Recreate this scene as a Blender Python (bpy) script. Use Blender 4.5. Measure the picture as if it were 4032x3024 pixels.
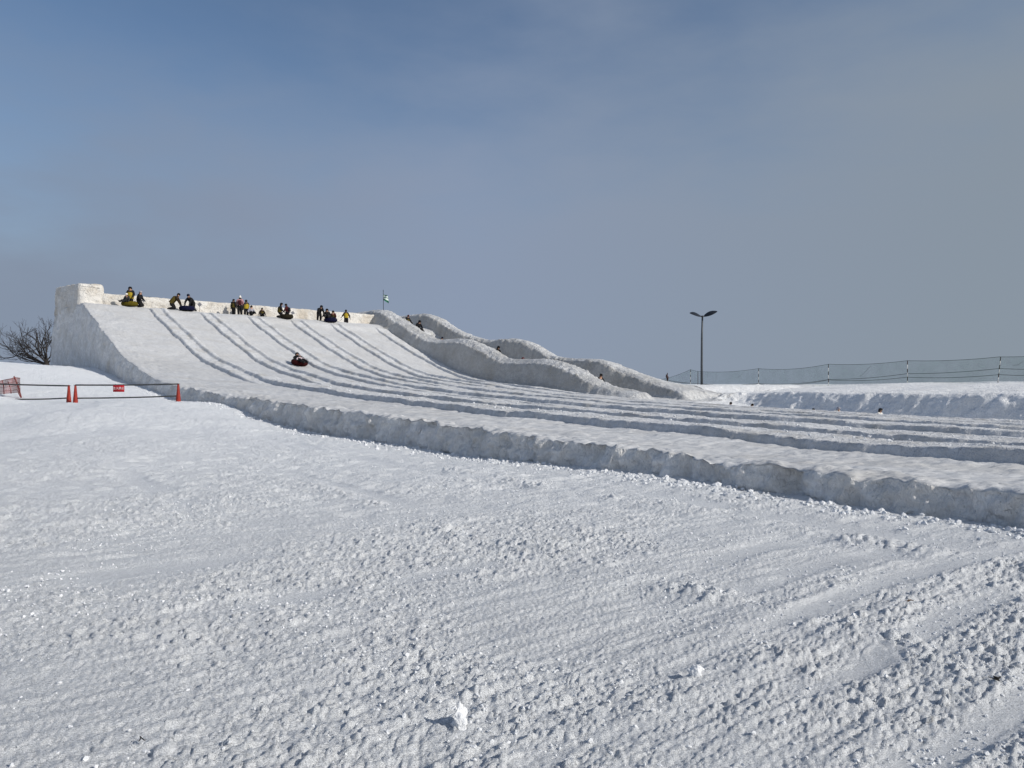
import bpy, math, random
import numpy as np
from mathutils import Vector, Matrix

# ------------------------------------------------------------------ scene, camera, sky, sun
for o in list(bpy.data.objects):
    bpy.data.objects.remove(o, do_unlink=True)
SC = bpy.context.scene
COL = SC.collection
R = math.radians

cam_d = bpy.data.cameras.new('camera')
cam_d.sensor_width = 36.0
cam_d.lens = 36.0 * 3028 / 4032
cam_d.clip_start = 0.05
cam_d.clip_end = 20000
cam = bpy.data.objects.new('camera', cam_d)
COL.objects.link(cam)
cam.location = (0, 0, 1.6)
cam.rotation_euler = (R(90), 0, 0)
SC.camera = cam

SUN_AZ = 113.0      # degrees clockwise from +Y (the view direction)
SUN_EL = 30.0
SC.view_settings.view_transform = 'Standard'
SC.view_settings.look = 'None'
SC.view_settings.exposure = 0.15
SC.view_settings.gamma = 1.0
SC.view_settings.use_curve_mapping = False

world = bpy.data.worlds.new('World')
SC.world = world
world.use_nodes = True
wn, wl = world.node_tree.nodes, world.node_tree.links
wn.clear()
w_out = wn.new('ShaderNodeOutputWorld')
w_bg = wn.new('ShaderNodeBackground')
w_sky = wn.new('ShaderNodeTexSky')
w_sky.sky_type = 'NISHITA'
w_sky.sun_disc = False
w_sky.sun_elevation = R(SUN_EL)
w_sky.sun_rotation = R(SUN_AZ)
w_sky.altitude = 0
w_sky.air_density = 1.0
w_sky.dust_density = 0.6
w_sky.ozone_density = 3.0
w_bg.inputs['Strength'].default_value = 0.088
# a thin veil of high cloud, thicker to the right and towards the horizon
w_tc = wn.new('ShaderNodeTexCoord')
w_sep = wn.new('ShaderNodeSeparateXYZ')
wl.new(w_tc.outputs['Generated'], w_sep.inputs[0])
def wmath(op, a, b=None, c=None):
    nd = wn.new('ShaderNodeMath'); nd.operation = op
    for i, v in enumerate((a, b, c)):
        if v is None: continue
        if isinstance(v, (int, float)): nd.inputs[i].default_value = v
        else: wl.new(v, nd.inputs[i])
    return nd.outputs[0]
w_map = wn.new('ShaderNodeMapping')
w_map.inputs['Scale'].default_value = (1.0, 1.0, 2.6)
w_map.inputs['Rotation'].default_value = (0, R(24), 0)
wl.new(w_tc.outputs['Generated'], w_map.inputs[0])
w_noise = wn.new('ShaderNodeTexNoise')
w_noise.inputs['Scale'].default_value = 2.6
w_noise.inputs['Detail'].default_value = 7
w_noise.inputs['Roughness'].default_value = 0.52
wl.new(w_map.outputs[0], w_noise.inputs['Vector'])
xr = wmath('MAXIMUM', w_sep.outputs['X'], 0.0)
veil = wmath('MULTIPLY_ADD', w_sep.outputs['Z'], -2.6, 0.95)
veil = wmath('MULTIPLY_ADD', xr, 0.66, veil)
xb = wmath('MULTIPLY_ADD', w_sep.outputs['X'], 4.0, -0.35)
streak = wmath('DIVIDE', 0.26, wmath('MULTIPLY_ADD', xb, xb, 1.0))
veil = wmath('ADD', streak, veil)
veil = wmath('MULTIPLY_ADD', w_noise.outputs['Fac'], 1.15, wmath('ADD', veil, -0.21))
w_clamp = wn.new('ShaderNodeMapRange')
w_clamp.interpolation_type = 'SMOOTHSTEP'
for _k, _v in (('From Min', 0.22), ('From Max', 1.12), ('To Min', 0.0), ('To Max', 0.97)):
    w_clamp.inputs[_k].default_value = _v
wl.new(veil, w_clamp.inputs['Value'])
w_side = wn.new('ShaderNodeMapRange')
for _k, _v in (('From Min', -0.05), ('From Max', 0.52)):
    w_side.inputs[_k].default_value = _v
wl.new(w_sep.outputs['X'], w_side.inputs['Value'])
w_vc = wn.new('ShaderNodeMix'); w_vc.data_type = 'RGBA'
wl.new(w_side.outputs[0], w_vc.inputs['Factor'])
w_left = wn.new('ShaderNodeMapRange')
for _k, _v in (('From Min', -0.5), ('From Max', -0.08)):
    w_left.inputs[_k].default_value = _v
wl.new(w_sep.outputs['X'], w_left.inputs['Value'])
w_lc = wn.new('ShaderNodeMix'); w_lc.data_type = 'RGBA'
wl.new(w_left.outputs[0], w_lc.inputs['Factor'])
w_lc.inputs['A'].default_value = (2.36, 2.86, 3.80, 1)
w_lc.inputs['B'].default_value = (2.66, 3.24, 4.40, 1)
wl.new(w_lc.outputs['Result'], w_vc.inputs['A'])
w_vc.inputs['B'].default_value = (2.56, 3.05, 3.66, 1)
# added fill for the shaded snow: whitish sky out of view, behind and right
w_glow = wn.new('ShaderNodeMapRange'); w_glow.interpolation_type = 'SMOOTHSTEP'
for _k, _v in (('From Min', 0.05), ('From Max', 0.95), ('To Min', 0.0), ('To Max', 0.58)):
    w_glow.inputs[_k].default_value = _v
_g = wmath('MULTIPLY', w_sep.outputs['X'], 0.45)
_g = wmath('MULTIPLY_ADD', w_sep.outputs['Y'], -0.85, _g)
_g = wmath('MULTIPLY_ADD', w_sep.outputs['Z'], 0.35, _g)
wl.new(_g, w_glow.inputs['Value'])
w_mix = wn.new('ShaderNodeMix'); w_mix.data_type = 'RGBA'
wl.new(w_clamp.outputs[0], w_mix.inputs['Factor'])
wl.new(w_sky.outputs[0], w_mix.inputs['A'])
wl.new(w_vc.outputs['Result'], w_mix.inputs['B'])
w_mix2 = wn.new('ShaderNodeMix'); w_mix2.data_type = 'RGBA'
wl.new(w_glow.outputs[0], w_mix2.inputs['Factor'])
wl.new(w_mix.outputs['Result'], w_mix2.inputs['A'])
w_mix2.inputs['B'].default_value = (4.7, 5.1, 5.6, 1)
wl.new(w_mix2.outputs['Result'], w_bg.inputs['Color'])
wl.new(w_bg.outputs[0], w_out.inputs[0])

sun_d = bpy.data.lights.new('sun', 'SUN')
sun_d.energy = 3.5
sun_d.angle = R(0.8)
sun_d.color = (1.0, 0.95, 0.87)
sun = bpy.data.objects.new('sun', sun_d)
COL.objects.link(sun)
SV = Vector((math.sin(R(SUN_AZ)) * math.cos(R(SUN_EL)), math.cos(R(SUN_AZ)) * math.cos(R(SUN_EL)), math.sin(R(SUN_EL))))
sun.rotation_euler = SV.to_track_quat('Z', 'Y').to_euler()
sun.location = SV * 60

# ------------------------------------------------------------------ helpers
RNG = np.random.default_rng(7)
random.seed(11)
_perm = RNG.permutation(4096)
_g2 = RNG.random(4096) * 2 * np.pi
_gx, _gy = np.cos(_g2), np.sin(_g2)
_h1, _h2 = RNG.random(4096), RNG.random(4096)

def _hash(ix, iy, seed):
    return _perm[(_perm[(ix + seed * 131) & 4095] + iy) & 4095]

def perlin(x, y, seed=0):
    x = np.asarray(x, float); y = np.asarray(y, float)
    xf, yf = np.floor(x), np.floor(y)
    ix, iy = xf.astype(np.int64), yf.astype(np.int64)
    fx, fy = x - xf, y - yf
    u, v = fx * fx * fx * (fx * (fx * 6 - 15) + 10), fy * fy * fy * (fy * (fy * 6 - 15) + 10)
    def g(dx, dy):
        h = _hash(ix + dx, iy + dy, seed)
        return _gx[h] * (fx - dx) + _gy[h] * (fy - dy)
    a = g(0, 0); a = a + u * (g(1, 0) - a)
    b = g(0, 1); b = b + u * (g(1, 1) - b)
    return (a + v * (b - a)) * 1.5

def fbm(x, y, seed=0, octv=4, gain=0.5):
    t, a = 0, 1.0
    for i in range(octv):
        t = t + a * perlin(x * 2 ** i, y * 2 ** i, seed + i * 7)
        a *= gain
    return t

def cells(x, y, seed=0):
    """distance to the nearest scattered point and that point's random value"""
    x = np.asarray(x, float); y = np.asarray(y, float)
    ix, iy = np.floor(x).astype(np.int64), np.floor(y).astype(np.int64)
    best = np.full(x.shape, 9.0); val = np.zeros(x.shape)
    for dx in (-1, 0, 1):
        for dy in (-1, 0, 1):
            h = _hash(ix + dx, iy + dy, seed)
            px, py = ix + dx + _h1[h], iy + dy + _h2[h]
            dd = (x - px) ** 2 + (y - py) ** 2
            m = dd < best
            best = np.where(m, dd, best); val = np.where(m, _h1[(h * 7 + 13) & 4095], val)
    return np.sqrt(best), val

def sst(a, b, x):
    t = np.clip((x - a) / (b - a), 0, 1)
    return t * t * (3 - 2 * t)

def pchip(xs, ys):
    """monotone smooth interpolation through measured points"""
    xs, ys = np.array(xs, float), np.array(ys, float)
    h = np.diff(xs); dl = np.diff(ys) / h
    m = np.zeros_like(ys)
    m[1:-1] = np.where(dl[:-1] * dl[1:] > 0, 2 * dl[:-1] * dl[1:] / (dl[:-1] + dl[1:] + 1e-12), 0)
    m[0], m[-1] = dl[0], dl[-1]
    def f(x):
        x = np.asarray(x, float)
        xc = np.clip(x, xs[0], xs[-1])
        i = np.clip(np.searchsorted(xs, xc, 'right') - 1, 0, len(h) - 1)
        t = (xc - xs[i]) / h[i]
        return ((1 + 2 * t) * (1 - t) ** 2 * ys[i] + t * (1 - t) ** 2 * h[i] * m[i]
                + t * t * (3 - 2 * t) * ys[i + 1] + t * t * (t - 1) * h[i] * m[i + 1])
    return f

def link(o, parent=None):
    COL.objects.link(o)
    if parent is not None: o.parent = parent
    return o

def tag(o, label=None, cat=None, group=None, kind=None):
    if label: o['label'] = label
    if cat: o['category'] = cat
    if group: o['group'] = group
    if kind: o['kind'] = kind
    return o

def empty(name, loc=(0, 0, 0), rz=0.0):
    o = bpy.data.objects.new(name, None)
    o.location = loc; o.rotation_euler = (0, 0, rz)
    o.empty_display_size = 0.2
    return link(o)

def mesh_np(name, V, F, mats, parent=None, smooth=True, midx=None):
    """V (n,3) array, F list of int arrays with the same corner count each"""
    me = bpy.data.meshes.new(name)
    V = np.ascontiguousarray(V, np.float32)
    Fs = F if isinstance(F, list) else [F]
    Fs = [np.ascontiguousarray(f, np.int32) for f in Fs if len(f)]
    me.vertices.add(len(V)); me.vertices.foreach_set('co', V.ravel())
    lens = np.concatenate([np.full(len(f), f.shape[1], np.int32) for f in Fs])
    loops = np.concatenate([f.ravel() for f in Fs])
    me.loops.add(len(loops)); me.loops.foreach_set('vertex_index', loops)
    starts = np.concatenate([[0], np.cumsum(lens)[:-1]]).astype(np.int32)
    me.polygons.add(len(lens)); me.polygons.foreach_set('loop_start', starts)
    me.polygons.foreach_set('loop_total', lens)
    for m in (mats if isinstance(mats, (list, tuple)) else [mats]): me.materials.append(m)
    if midx is not None: me.polygons.foreach_set('material_index', np.asarray(midx, np.int32))
    me.polygons.foreach_set('use_smooth', np.full(len(lens), smooth))
    me.update(calc_edges=True)
    me.validate()
    return link(bpy.data.objects.new(name, me), parent)

def grid_faces(nr, nc, wrap=False, off=0):
    i = np.arange(nr - 1)[:, None]; j = np.arange(nc if wrap else nc - 1)[None, :]
    a = i * nc + j; b = i * nc + (j + 1) % nc
    return np.stack([a, b, b + nc, a + nc], -1).reshape(-1, 4) + off

class MB:
    """collects simple shapes and links them as ONE mesh object"""
    def __init__(s): s.v, s.f, s.m, s.n = [], {}, {}, 0
    def add(s, V, F, mi=0):
        F = np.asarray(F, int); k = F.shape[1]
        s.f.setdefault(k, []).append(F + s.n); s.m.setdefault(k, []).append(np.full(len(F), mi))
        s.v.append(np.asarray(V, float)); s.n += len(V)
    def tube(s, pts, rad, seg=8, mi=0, caps=True, sq=None):
        pts = np.asarray(pts, float); n = len(pts)
        rad = np.broadcast_to(np.asarray(rad, float), (n,))
        tg = np.gradient(pts, axis=0); tg /= np.linalg.norm(tg, axis=1)[:, None] + 1e-12
        up = np.array([0, 0, 1.0]) if abs(tg[0, 2]) < 0.9 else np.array([1.0, 0, 0])
        V = []
        for i in range(n):
            a = np.cross(tg[i], up); a /= np.linalg.norm(a) + 1e-12
            b = np.cross(a, tg[i]); up = b
            th = np.arange(seg) * 2 * np.pi / seg
            V.append(pts[i] + rad[i] * (np.cos(th)[:, None] * a + np.sin(th)[:, None] * b * (sq or 1)))
        V = np.concatenate(V)
        s.add(V, grid_faces(n, seg, True), mi)
        if caps:
            base = s.n - len(V)
            s.f.setdefault(seg, []).append(np.array([np.arange(seg)[::-1] + base, np.arange(seg) + base + (n - 1) * seg]))
            s.m.setdefault(seg, []).append(np.full(2, mi))
    def box(s, c, h, rot=None, mi=0, bev=0.0):
        c, h = np.array(c, float), np.array(h, float)
        b = min(bev, h.min() * 0.9)
        if b <= 0:
            V = np.array([[x, y, z] for x in (-1, 1) for y in (-1, 1) for z in (-1, 1)], float) * h
            F = [[0, 1, 3, 2], [4, 6, 7, 5], [0, 4, 5, 1], [2, 3, 7, 6], [0, 2, 6, 4], [1, 5, 7, 3]]
            if rot is not None: V = V @ np.array(rot).T
            s.add(V + c, F, mi); return
        rows = []
        for z, e in ((-h[2], b), (-h[2] + b, 0), (h[2] - b, 0), (h[2], b)):
            x, y = h[0] - e, h[1] - e; q = b * 0.7
            rows.append([[x, y - q, z], [x - q, y, z], [-x + q, y, z], [-x, y - q, z], [-x, -y + q, z], [-x + q, -y, z], [x - q, -y, z], [x, -y + q, z]])
        V = np.array(rows).reshape(-1, 3)
        if rot is not None: V = V @ np.array(rot).T
        V = V + c
        s.add(V, grid_faces(4, 8, True), mi)
        base = s.n - 32
        s.f.setdefault(8, []).append(np.array([np.arange(8)[::-1] + base, np.arange(8) + base + 24])); s.m.setdefault(8, []).append(np.full(2, mi))
    def lathe(s, prof, seg=20, c=(0, 0, 0), mi=0, rot=None):
        th = np.arange(seg) * 2 * np.pi / seg
        V = np.concatenate([np.stack([r * np.cos(th), r * np.sin(th), np.full(seg, z)], -1) for r, z in prof])
        if rot is not None: V = V @ np.array(rot).T
        s.add(V + np.array(c), grid_faces(len(prof), seg, True), mi)
    def build(s, name, mats, parent=None, smooth=True):
        ks = list(s.f)
        F = [np.concatenate(s.f[k]) for k in ks]
        mi = np.concatenate([np.concatenate(s.m[k]) for k in ks])
        return mesh_np(name, np.concatenate(s.v), F, mats, parent, smooth, mi)

# ------------------------------------------------------------------ materials
def new_mat(name):
    m = bpy.data.materials.new(name); m.use_nodes = True
    nt = m.node_tree; nt.nodes.clear()
    out = nt.nodes.new('ShaderNodeOutputMaterial'); p = nt.nodes.new('ShaderNodeBsdfPrincipled')
    nt.links.new(p.outputs[0], out.inputs[0])
    return m, nt, p, out

def noise(nt, scale, detail=4, rough=0.55, vec=None):
    n = nt.nodes.new('ShaderNodeTexNoise')
    n.inputs['Scale'].default_value = scale; n.inputs['Detail'].default_value = detail; n.inputs['Roughness'].default_value = rough
    if vec is not None: nt.links.new(vec, n.inputs['Vector'])
    return n.outputs['Fac']

def ramp(nt, fac, a, b, lo=0.0, hi=1.0):
    r = nt.nodes.new('ShaderNodeMapRange'); r.interpolation_type = 'SMOOTHSTEP'
    for k, v in (('From Min', a), ('From Max', b), ('To Min', lo), ('To Max', hi)): r.inputs[k].default_value = v
    nt.links.new(fac, r.inputs['Value']); return r.outputs[0]

def mixc(nt, fac, A, B):
    m = nt.nodes.new('ShaderNodeMix'); m.data_type = 'RGBA'
    nt.links.new(fac, m.inputs['Factor'])
    for k, v in (('A', A), ('B', B)):
        if isinstance(v, tuple): m.inputs[k].default_value = (*v, 1)
        else: nt.links.new(v, m.inputs[k])
    return m.outputs['Result']

def snow_mat(name, clean, dirty, dirt_amt, dirt_scale, bump_scales, stretch=(1, 1, 1), rotz=0.0, stain=None, fine=(9.0, 0.30, 0.88)):
    m, nt, p, out = new_mat(name)
    tc = nt.nodes.new('ShaderNodeTexCoord'); mp = nt.nodes.new('ShaderNodeMapping')
    nt.links.new(tc.outputs['Object'], mp.inputs[0])
    mp.inputs['Scale'].default_value = stretch; mp.inputs['Rotation'].default_value = (0, 0, rotz)
    v, vo = mp.outputs[0], tc.outputs['Object']
    f = ramp(nt, noise(nt, dirt_scale, 6, 0.62, v), 0.42, 0.72, 0, dirt_amt)
    c = mixc(nt, f, clean, dirty)
    if stain:
        f2 = ramp(nt, noise(nt, stain[1], 5, 0.65, vo), 0.46, 0.70, 0, stain[2])
        c = mixc(nt, f2, c, stain[0])
    g = ramp(nt, noise(nt, fine[0], 5, 0.68, vo), 0.36, 0.64, 0.0, fine[1])
    c = mixc(nt, g, c, tuple(x * fine[2] for x in clean))
    nt.links.new(c, p.inputs['Base Color'])
    p.inputs['Roughness'].default_value = 0.62
    p.inputs['Specular IOR Level'].default_value = 0.25
    prev = None
    for sc, dist, st in bump_scales:
        b = nt.nodes.new('ShaderNodeBump'); b.inputs['Strength'].default_value = st; b.inputs['Distance'].default_value = dist
        nt.links.new(noise(nt, sc, 4, 0.6, v), b.inputs['Height'])
        if prev: nt.links.new(prev, b.inputs['Normal'])
        prev = b.outputs[0]
    nt.links.new(prev, p.inputs['Normal'])
    return m

def plain(name, col, rough=0.7, metal=0.0, var=0.25, scale=6.0, spec=0.3, bump=0.0):
    m, nt, p, out = new_mat(name)
    tc = nt.nodes.new('ShaderNodeTexCoord')
    f = ramp(nt, noise(nt, scale, 4, 0.6, tc.outputs['Object']), 0.3, 0.7)
    c = mixc(nt, f, tuple(x * (1 - var) for x in col), tuple(min(1, x * (1 + var)) for x in col))
    nt.links.new(c, p.inputs['Base Color'])
    p.inputs['Roughness'].default_value = rough; p.inputs['Metallic'].default_value = metal
    p.inputs['Specular IOR Level'].default_value = spec
    if bump:
        b = nt.nodes.new('ShaderNodeBump'); b.inputs['Strength'].default_value = 0.5; b.inputs['Distance'].default_value = bump
        nt.links.new(noise(nt, scale * 3, 4, 0.6, tc.outputs['Object']), b.inputs['Height']); nt.links.new(b.outputs[0], p.inputs['Normal'])
    return m

def net_mat(name, col, alpha, cell):
    """knotted netting: threads opaque, holes open, seen as a fine veil"""
    m, nt, p, out = new_mat(name)
    p.inputs['Base Color'].default_value = (*col, 1); p.inputs['Roughness'].default_value = 0.8
    tr = nt.nodes.new('ShaderNodeBsdfTransparent'); mx = nt.nodes.new('ShaderNodeMixShader')
    tc = nt.nodes.new('ShaderNodeTexCoord')
    f = ramp(nt, noise(nt, cell, 3, 0.6, tc.outputs['Object']), 0.25, 0.75, alpha * 0.75, alpha * 1.25)
    nt.links.new(f, mx.inputs[0]); nt.links.new(tr.outputs[0], mx.inputs[1]); nt.links.new(p.outputs[0], mx.inputs[2])
    nt.links.new(mx.outputs[0], out.inputs[0])
    return m

ANG = math.atan2(0.6, 0.8)
WHITE = (0.865, 0.885, 0.91)
M_GROUND = snow_mat('trampled_snow', WHITE, (0.77, 0.785, 0.81), 0.4, 0.5,
                    [(13, 0.05, 0.5), (36, 0.030, 0.7), (95, 0.016, 0.9), (240, 0.006, 0.7)], (1.0, 2.2, 1.0), -ANG)
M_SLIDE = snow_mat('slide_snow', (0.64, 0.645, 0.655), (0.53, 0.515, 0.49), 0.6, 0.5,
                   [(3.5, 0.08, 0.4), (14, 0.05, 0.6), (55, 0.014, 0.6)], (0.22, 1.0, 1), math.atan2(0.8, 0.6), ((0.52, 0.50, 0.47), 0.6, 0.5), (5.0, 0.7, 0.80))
M_DIV = snow_mat('lane_divider_snow', (0.75, 0.755, 0.765), (0.50, 0.475, 0.43), 0.85, 0.9,
                 [(5, 0.10, 0.6), (16, 0.06, 0.8), (50, 0.016, 0.7)], (1, 1, 1), 0, None, (5.0, 0.7, 0.75))
M_WALL = snow_mat('packed_wall_snow', (0.735, 0.715, 0.68), (0.50, 0.45, 0.38), 0.9, 0.7,
                  [(3, 0.20, 0.8), (9, 0.10, 0.9), (30, 0.03, 0.8)], (1, 1, 1), 0, ((0.54, 0.47, 0.38), 0.38, 0.75))
M_FLANK = snow_mat('sawn_flank_snow', (0.86, 0.855, 0.845), (0.56, 0.53, 0.48), 0.85, 1.5,
                   [(3.5, 0.16, 0.8), (13, 0.07, 0.8), (45, 0.02, 0.6)], (1, 1, 0.7), 0, ((0.52, 0.48, 0.42), 0.55, 0.6), (4.5, 0.8, 0.74))
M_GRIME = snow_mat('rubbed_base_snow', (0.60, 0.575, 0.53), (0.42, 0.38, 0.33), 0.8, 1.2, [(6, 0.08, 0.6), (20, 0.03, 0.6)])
M_WAVE = snow_mat('rough_bank_snow', (0.74, 0.745, 0.75), (0.45, 0.435, 0.405), 0.85, 0.45,
                  [(3.2, 0.25, 0.8), (9, 0.12, 0.9), (30, 0.04, 0.8)], (1, 1, 1), 0, None, (3.0, 0.8, 0.72))
M_CUT_SHADE = snow_mat('cut_snow_shaded', (0.63, 0.625, 0.61), (0.42, 0.40, 0.36), 0.85, 0.6,
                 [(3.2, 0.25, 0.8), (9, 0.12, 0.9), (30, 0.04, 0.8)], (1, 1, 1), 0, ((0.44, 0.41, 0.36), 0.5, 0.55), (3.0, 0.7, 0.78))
M_BANK = snow_mat('cut_bank_snow', (0.90, 0.905, 0.91), (0.70, 0.68, 0.65), 0.4, 0.6,
                  [(3, 0.16, 0.7), (9, 0.09, 0.8), (30, 0.03, 0.7)], (1, 1, 1), 0, None, (2.5, 0.6, 0.84))
M_CLOD = snow_mat('snow_clod', (0.77, 0.785, 0.81), (0.72, 0.735, 0.76), 0.4, 3.0, [(30, 0.03, 0.6), (90, 0.01, 0.5)])

# ------------------------------------------------------------------ the lie of the land
# track frame: s runs across the slide (away from the camera), t runs down the slide
PX, PY = -35.35, 63.3
DX, DY = 0.6, -0.8
NX, NY = 0.8, 0.6
def to_st(x, y):
    return (x - PX) * NX + (y - PY) * NY, (x - PX) * DX + (y - PY) * DY
def to_xy(s, t):
    return PX + s * NX + t * DX, PY + s * NY + t * DY
def at(px, py, Y):
    """a point measured on the photograph, put at its distance Y"""
    return ((px - 2016) / 3028 * Y, Y, 1.6 + (1512 - py) / 3028 * Y)
def px_at_s(px, s):
    r = (px - 2016) / 3028; Y = (s + 9.7) / (0.8 * r + 0.6)
    return r * Y, Y

left_prof = pchip([-10, -0.7, 0.6, 2, 6.4, 9.6, 13, 15.8, 19.4, 22.1, 24.6, 27.7, 30.4, 34.3, 36.4, 38.7, 44.3, 48.5, 52.8, 56.9, 60.6, 63.6, 68.4, 80, 100],
                  [8.42, 8.34, 8.15, 7.69, 6.44, 5.49, 4.52, 3.71, 2.96, 2.52, 2.10, 1.76, 1.57, 1.38, 1.25, 1.15, 1.03, 0.90, 0.77, 0.65, 0.53, 0.46, 0.43, 0.38, 0.3])
right_prof = pchip([-10, -1.3, 0.3, 1.6, 5.2, 8.7, 12, 14.3, 16.5, 18.6, 21.9, 26.6, 30.7, 35.3, 41, 45, 50, 57, 70, 100],
                   [7.88, 7.82, 7.4, 6.7, 5.37, 4.20, 3.17, 2.55, 2.06, 1.73, 1.44, 1.19, 0.89, 0.58, 0.33, 0.18, 0.04, -0.1, -0.2, -0.3])
near_crest = pchip([-9, -4.7, -2.2, -0.6, 0.8, 3.5, 6, 8.0, 9.4, 12.2, 13.8, 15.3, 17.7, 20.0, 21.4, 24.3, 26.4, 28.5, 30.9, 32.3, 33.9, 35.7, 37.2],
                   [9.73, 9.70, 9.5, 9.05, 8.48, 7.54, 6.56, 5.96, 5.80, 5.78, 5.64, 5.26, 4.52, 3.76, 3.62, 3.58, 3.36, 2.79, 1.88, 1.45, 1.19, 0.95, 0.42])
far_crest = pchip([-14, -9, -3.5, -1.6, 0.2, 1.4, 4.1, 6.4, 8.3, 9.8, 13.4, 15.1, 17.2, 19.1, 21.0, 24.5, 26.0, 27.2, 28.8, 31.2, 33.2, 34.6, 35.4],
                  [9.55, 9.57, 9.50, 9.25, 8.72, 8.17, 7.23, 6.56, 6.14, 5.95, 5.90, 5.69, 4.93, 4.22, 3.88, 3.68, 3.52, 3.09, 2.54, 1.89, 1.40, 1.15, 0.9])

# control points of the ground (x, y, height), a thin-plate surface through them
CP = [(0, 2, 0), (6, 2, 0), (-6, 2, 0), (0, 6, 0), (6, 6, 0), (-6, 6, 0.02), (5.7, 8.6, 0), (2.3, 13.1, 0.02), (-1.1, 17.6, 0.0), (-3.9, 21.4, 0.04),
      (-8.3, 27.2, 0.24), (-15.9, 37.3, 0.74), (-10, 14, 0.16), (-16, 18, 0.36), (-14, 24, 0.5), (-20, 26, 0.7), (-13.4, 31, 0.86), (-17.7, 31, 0.85), (-20.6, 31, 0.84),
      (-21, 37, 1.28), (-24, 41, 1.75), (-19.5, 40, 1.2), (-24.5, 48.5, 1.75), (-30, 46, 2.75), (-33, 49, 3.0), (-32, 57, 2.85), (-36, 61, 3.0), (-43, 70, 3.05), (-44, 76, 3.3), (-48, 82, 3.5),
      (-43, 62, 3.0), (-55, 75, 3.4), (-60, 50, 3.0), (-40, 30, 2.0), (-30, 20, 0.9), (-20, 5, 0.3), (20, 5, 0), (20, -10, 0), (-20, -10, 0.2), (0, -20, 0),
      (-70, 95, 3.6), (-40, 110, 3.4), (0, 110, 1.5), (30, 100, 1.45), (38, 60, 1.75), (45, 52, 1.9), (60, 80, 1.5), (60, 30, 1.6), (-90, 60, 3.4), (90, 90, 1.4), (0, 160, 1.4), (-90, 150, 3.2), (120, 160, 1.3)]
CP = np.array(CP, float)
def _tps(r2):
    return 0.5 * r2 * np.log(r2 + 1e-9)
_n = len(CP)
_K = _tps(((CP[:, None, :2] - CP[None, :, :2]) ** 2).sum(-1)) + np.eye(_n) * 0.6
_A = np.zeros((_n + 3, _n + 3)); _A[:_n, :_n] = _K
_P = np.concatenate([np.ones((_n, 1)), CP[:, :2]], 1); _A[:_n, _n:] = _P; _A[_n:, :_n] = _P.T
_W = np.linalg.solve(_A, np.concatenate([CP[:, 2], np.zeros(3)]))
def land(x, y):
    """smooth land without small relief"""
    x = np.asarray(x, float); y = np.asarray(y, float)
    rr = np.sqrt(x * x + y * y) + 1e-9
    k = np.minimum(1, 170 / rr); xc, yc = x * k, y * k
    z = _W[_n] + _W[_n + 1] * xc + _W[_n + 2] * yc
    for i in range(_n):
        z = z + _W[i] * _tps((xc - CP[i, 0]) ** 2 + (yc - CP[i, 1]) ** 2)
    far = sst(120, 400, rr)
    z = np.clip(z, -0.3, 4.0)
    return z * (1 - far) + 1.0 * far

def lane_floor(s, t):
    k = np.clip(s / 27.4, 0, 1.15)
    rim = sst(34, 47, t) * 0.20
    lf = left_prof(t) - rim * sst(0.35, 1.5, s)
    rt = right_prof(t) - 0.37 * sst(28.1, 29.2, s) * sst(36.5, 41, t)
    return lf * (1 - k) + rt * k

def bound_s(t):   # foot of the snow bank on the right
    return np.interp(t, [34.6, 36.2, 37.3, 41, 45, 50, 58, 75, 110], [34.2, 34.8, 35.9, 34.9, 34.2, 33.4, 32.9, 32.5, 32.3])

def right_side(s, t):
    """wavy slide with its two banks, and the bank and plateau to the right of the run-out"""
    floor = lane_floor(s, t)
    nc, fc = near_crest(t), far_crest(t)
    end_n, end_f = sst(37.4, 36.3, t), sst(35.6, 34.4, t)
    wob = 0.22 * perlin(t * 0.33, s * 0 + 3.1, 21) + 0.10 * perlin(t * 1.1, s * 0 + 1.7, 22)
    cn, cf = 28.75 + wob * 0.6, 34.0 + wob
    bed = np.minimum(nc, fc) - 1.75 + 0.25 * np.clip((s - 31.2) / 2.0, -1, 1) ** 2
    bed = np.maximum(bed, floor - 0.02)
    top_deck = sst(-1.2, -3.0, t)
    bed = bed * (1 - top_deck) + (right_prof(t) - 0.05) * top_deck
    # near bank
    nb = floor + (nc - floor) * (0.84 * sst(27.30, 28.10, s) + 0.16 * sst(27.9, 28.85, s))
    inner = sst(cn + 0.45, cn + 1.05, s)
    nbk = np.where(s > cn, nc + (bed - nc) * inner, nb)
    # far bank, with a long outer slope down to the plateau
    plat = 1.5 + 0.0 * s
    fi = 0.85 * sst(cf - 0.85, cf - 0.35, s) + 0.15 * sst(cf - 0.5, cf + 0.1, s)
    outer = sst(cf + 0.4, cf + 5.5, s)
    fbk = np.where(s < cf, bed + (fc - bed) * fi, fc + (np.minimum(plat, fc - 0.4) - fc) * outer)
    mid = 0.5 * (cn + cf)
    wave = np.where(s < mid, nbk, fbk)
    e = np.where(s < mid, end_n, end_f)
    wave = floor + (wave - floor) * e
    # plateau and cut bank
    fs = s - bound_s(t) + (0.20 * perlin(t / 1.6, s / 1.3, 32) + 0.12 * perlin(t / 0.45, s / 0.5, 33)) * sst(0, 0.3, s - bound_s(t)) * sst(3, 1.2, s - bound_s(t))
    face = sst(0.0, 2.1, fs)
    H = 0.92 + 0.10 * perlin(t * 0.25, s * 0 + 7.7, 31)
    rise = sst(0, 20, s - bound_s(t)) * 0.62 + 0.12 * sst(36.5, 41, t)
    bank = (floor - 0.05) + (H + rise - floor + 0.05) * face
    tf = sst(35.2, 36.3, t)
    return np.where(tf > 0, wave * (1 - tf) + bank * tf, wave)

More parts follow.
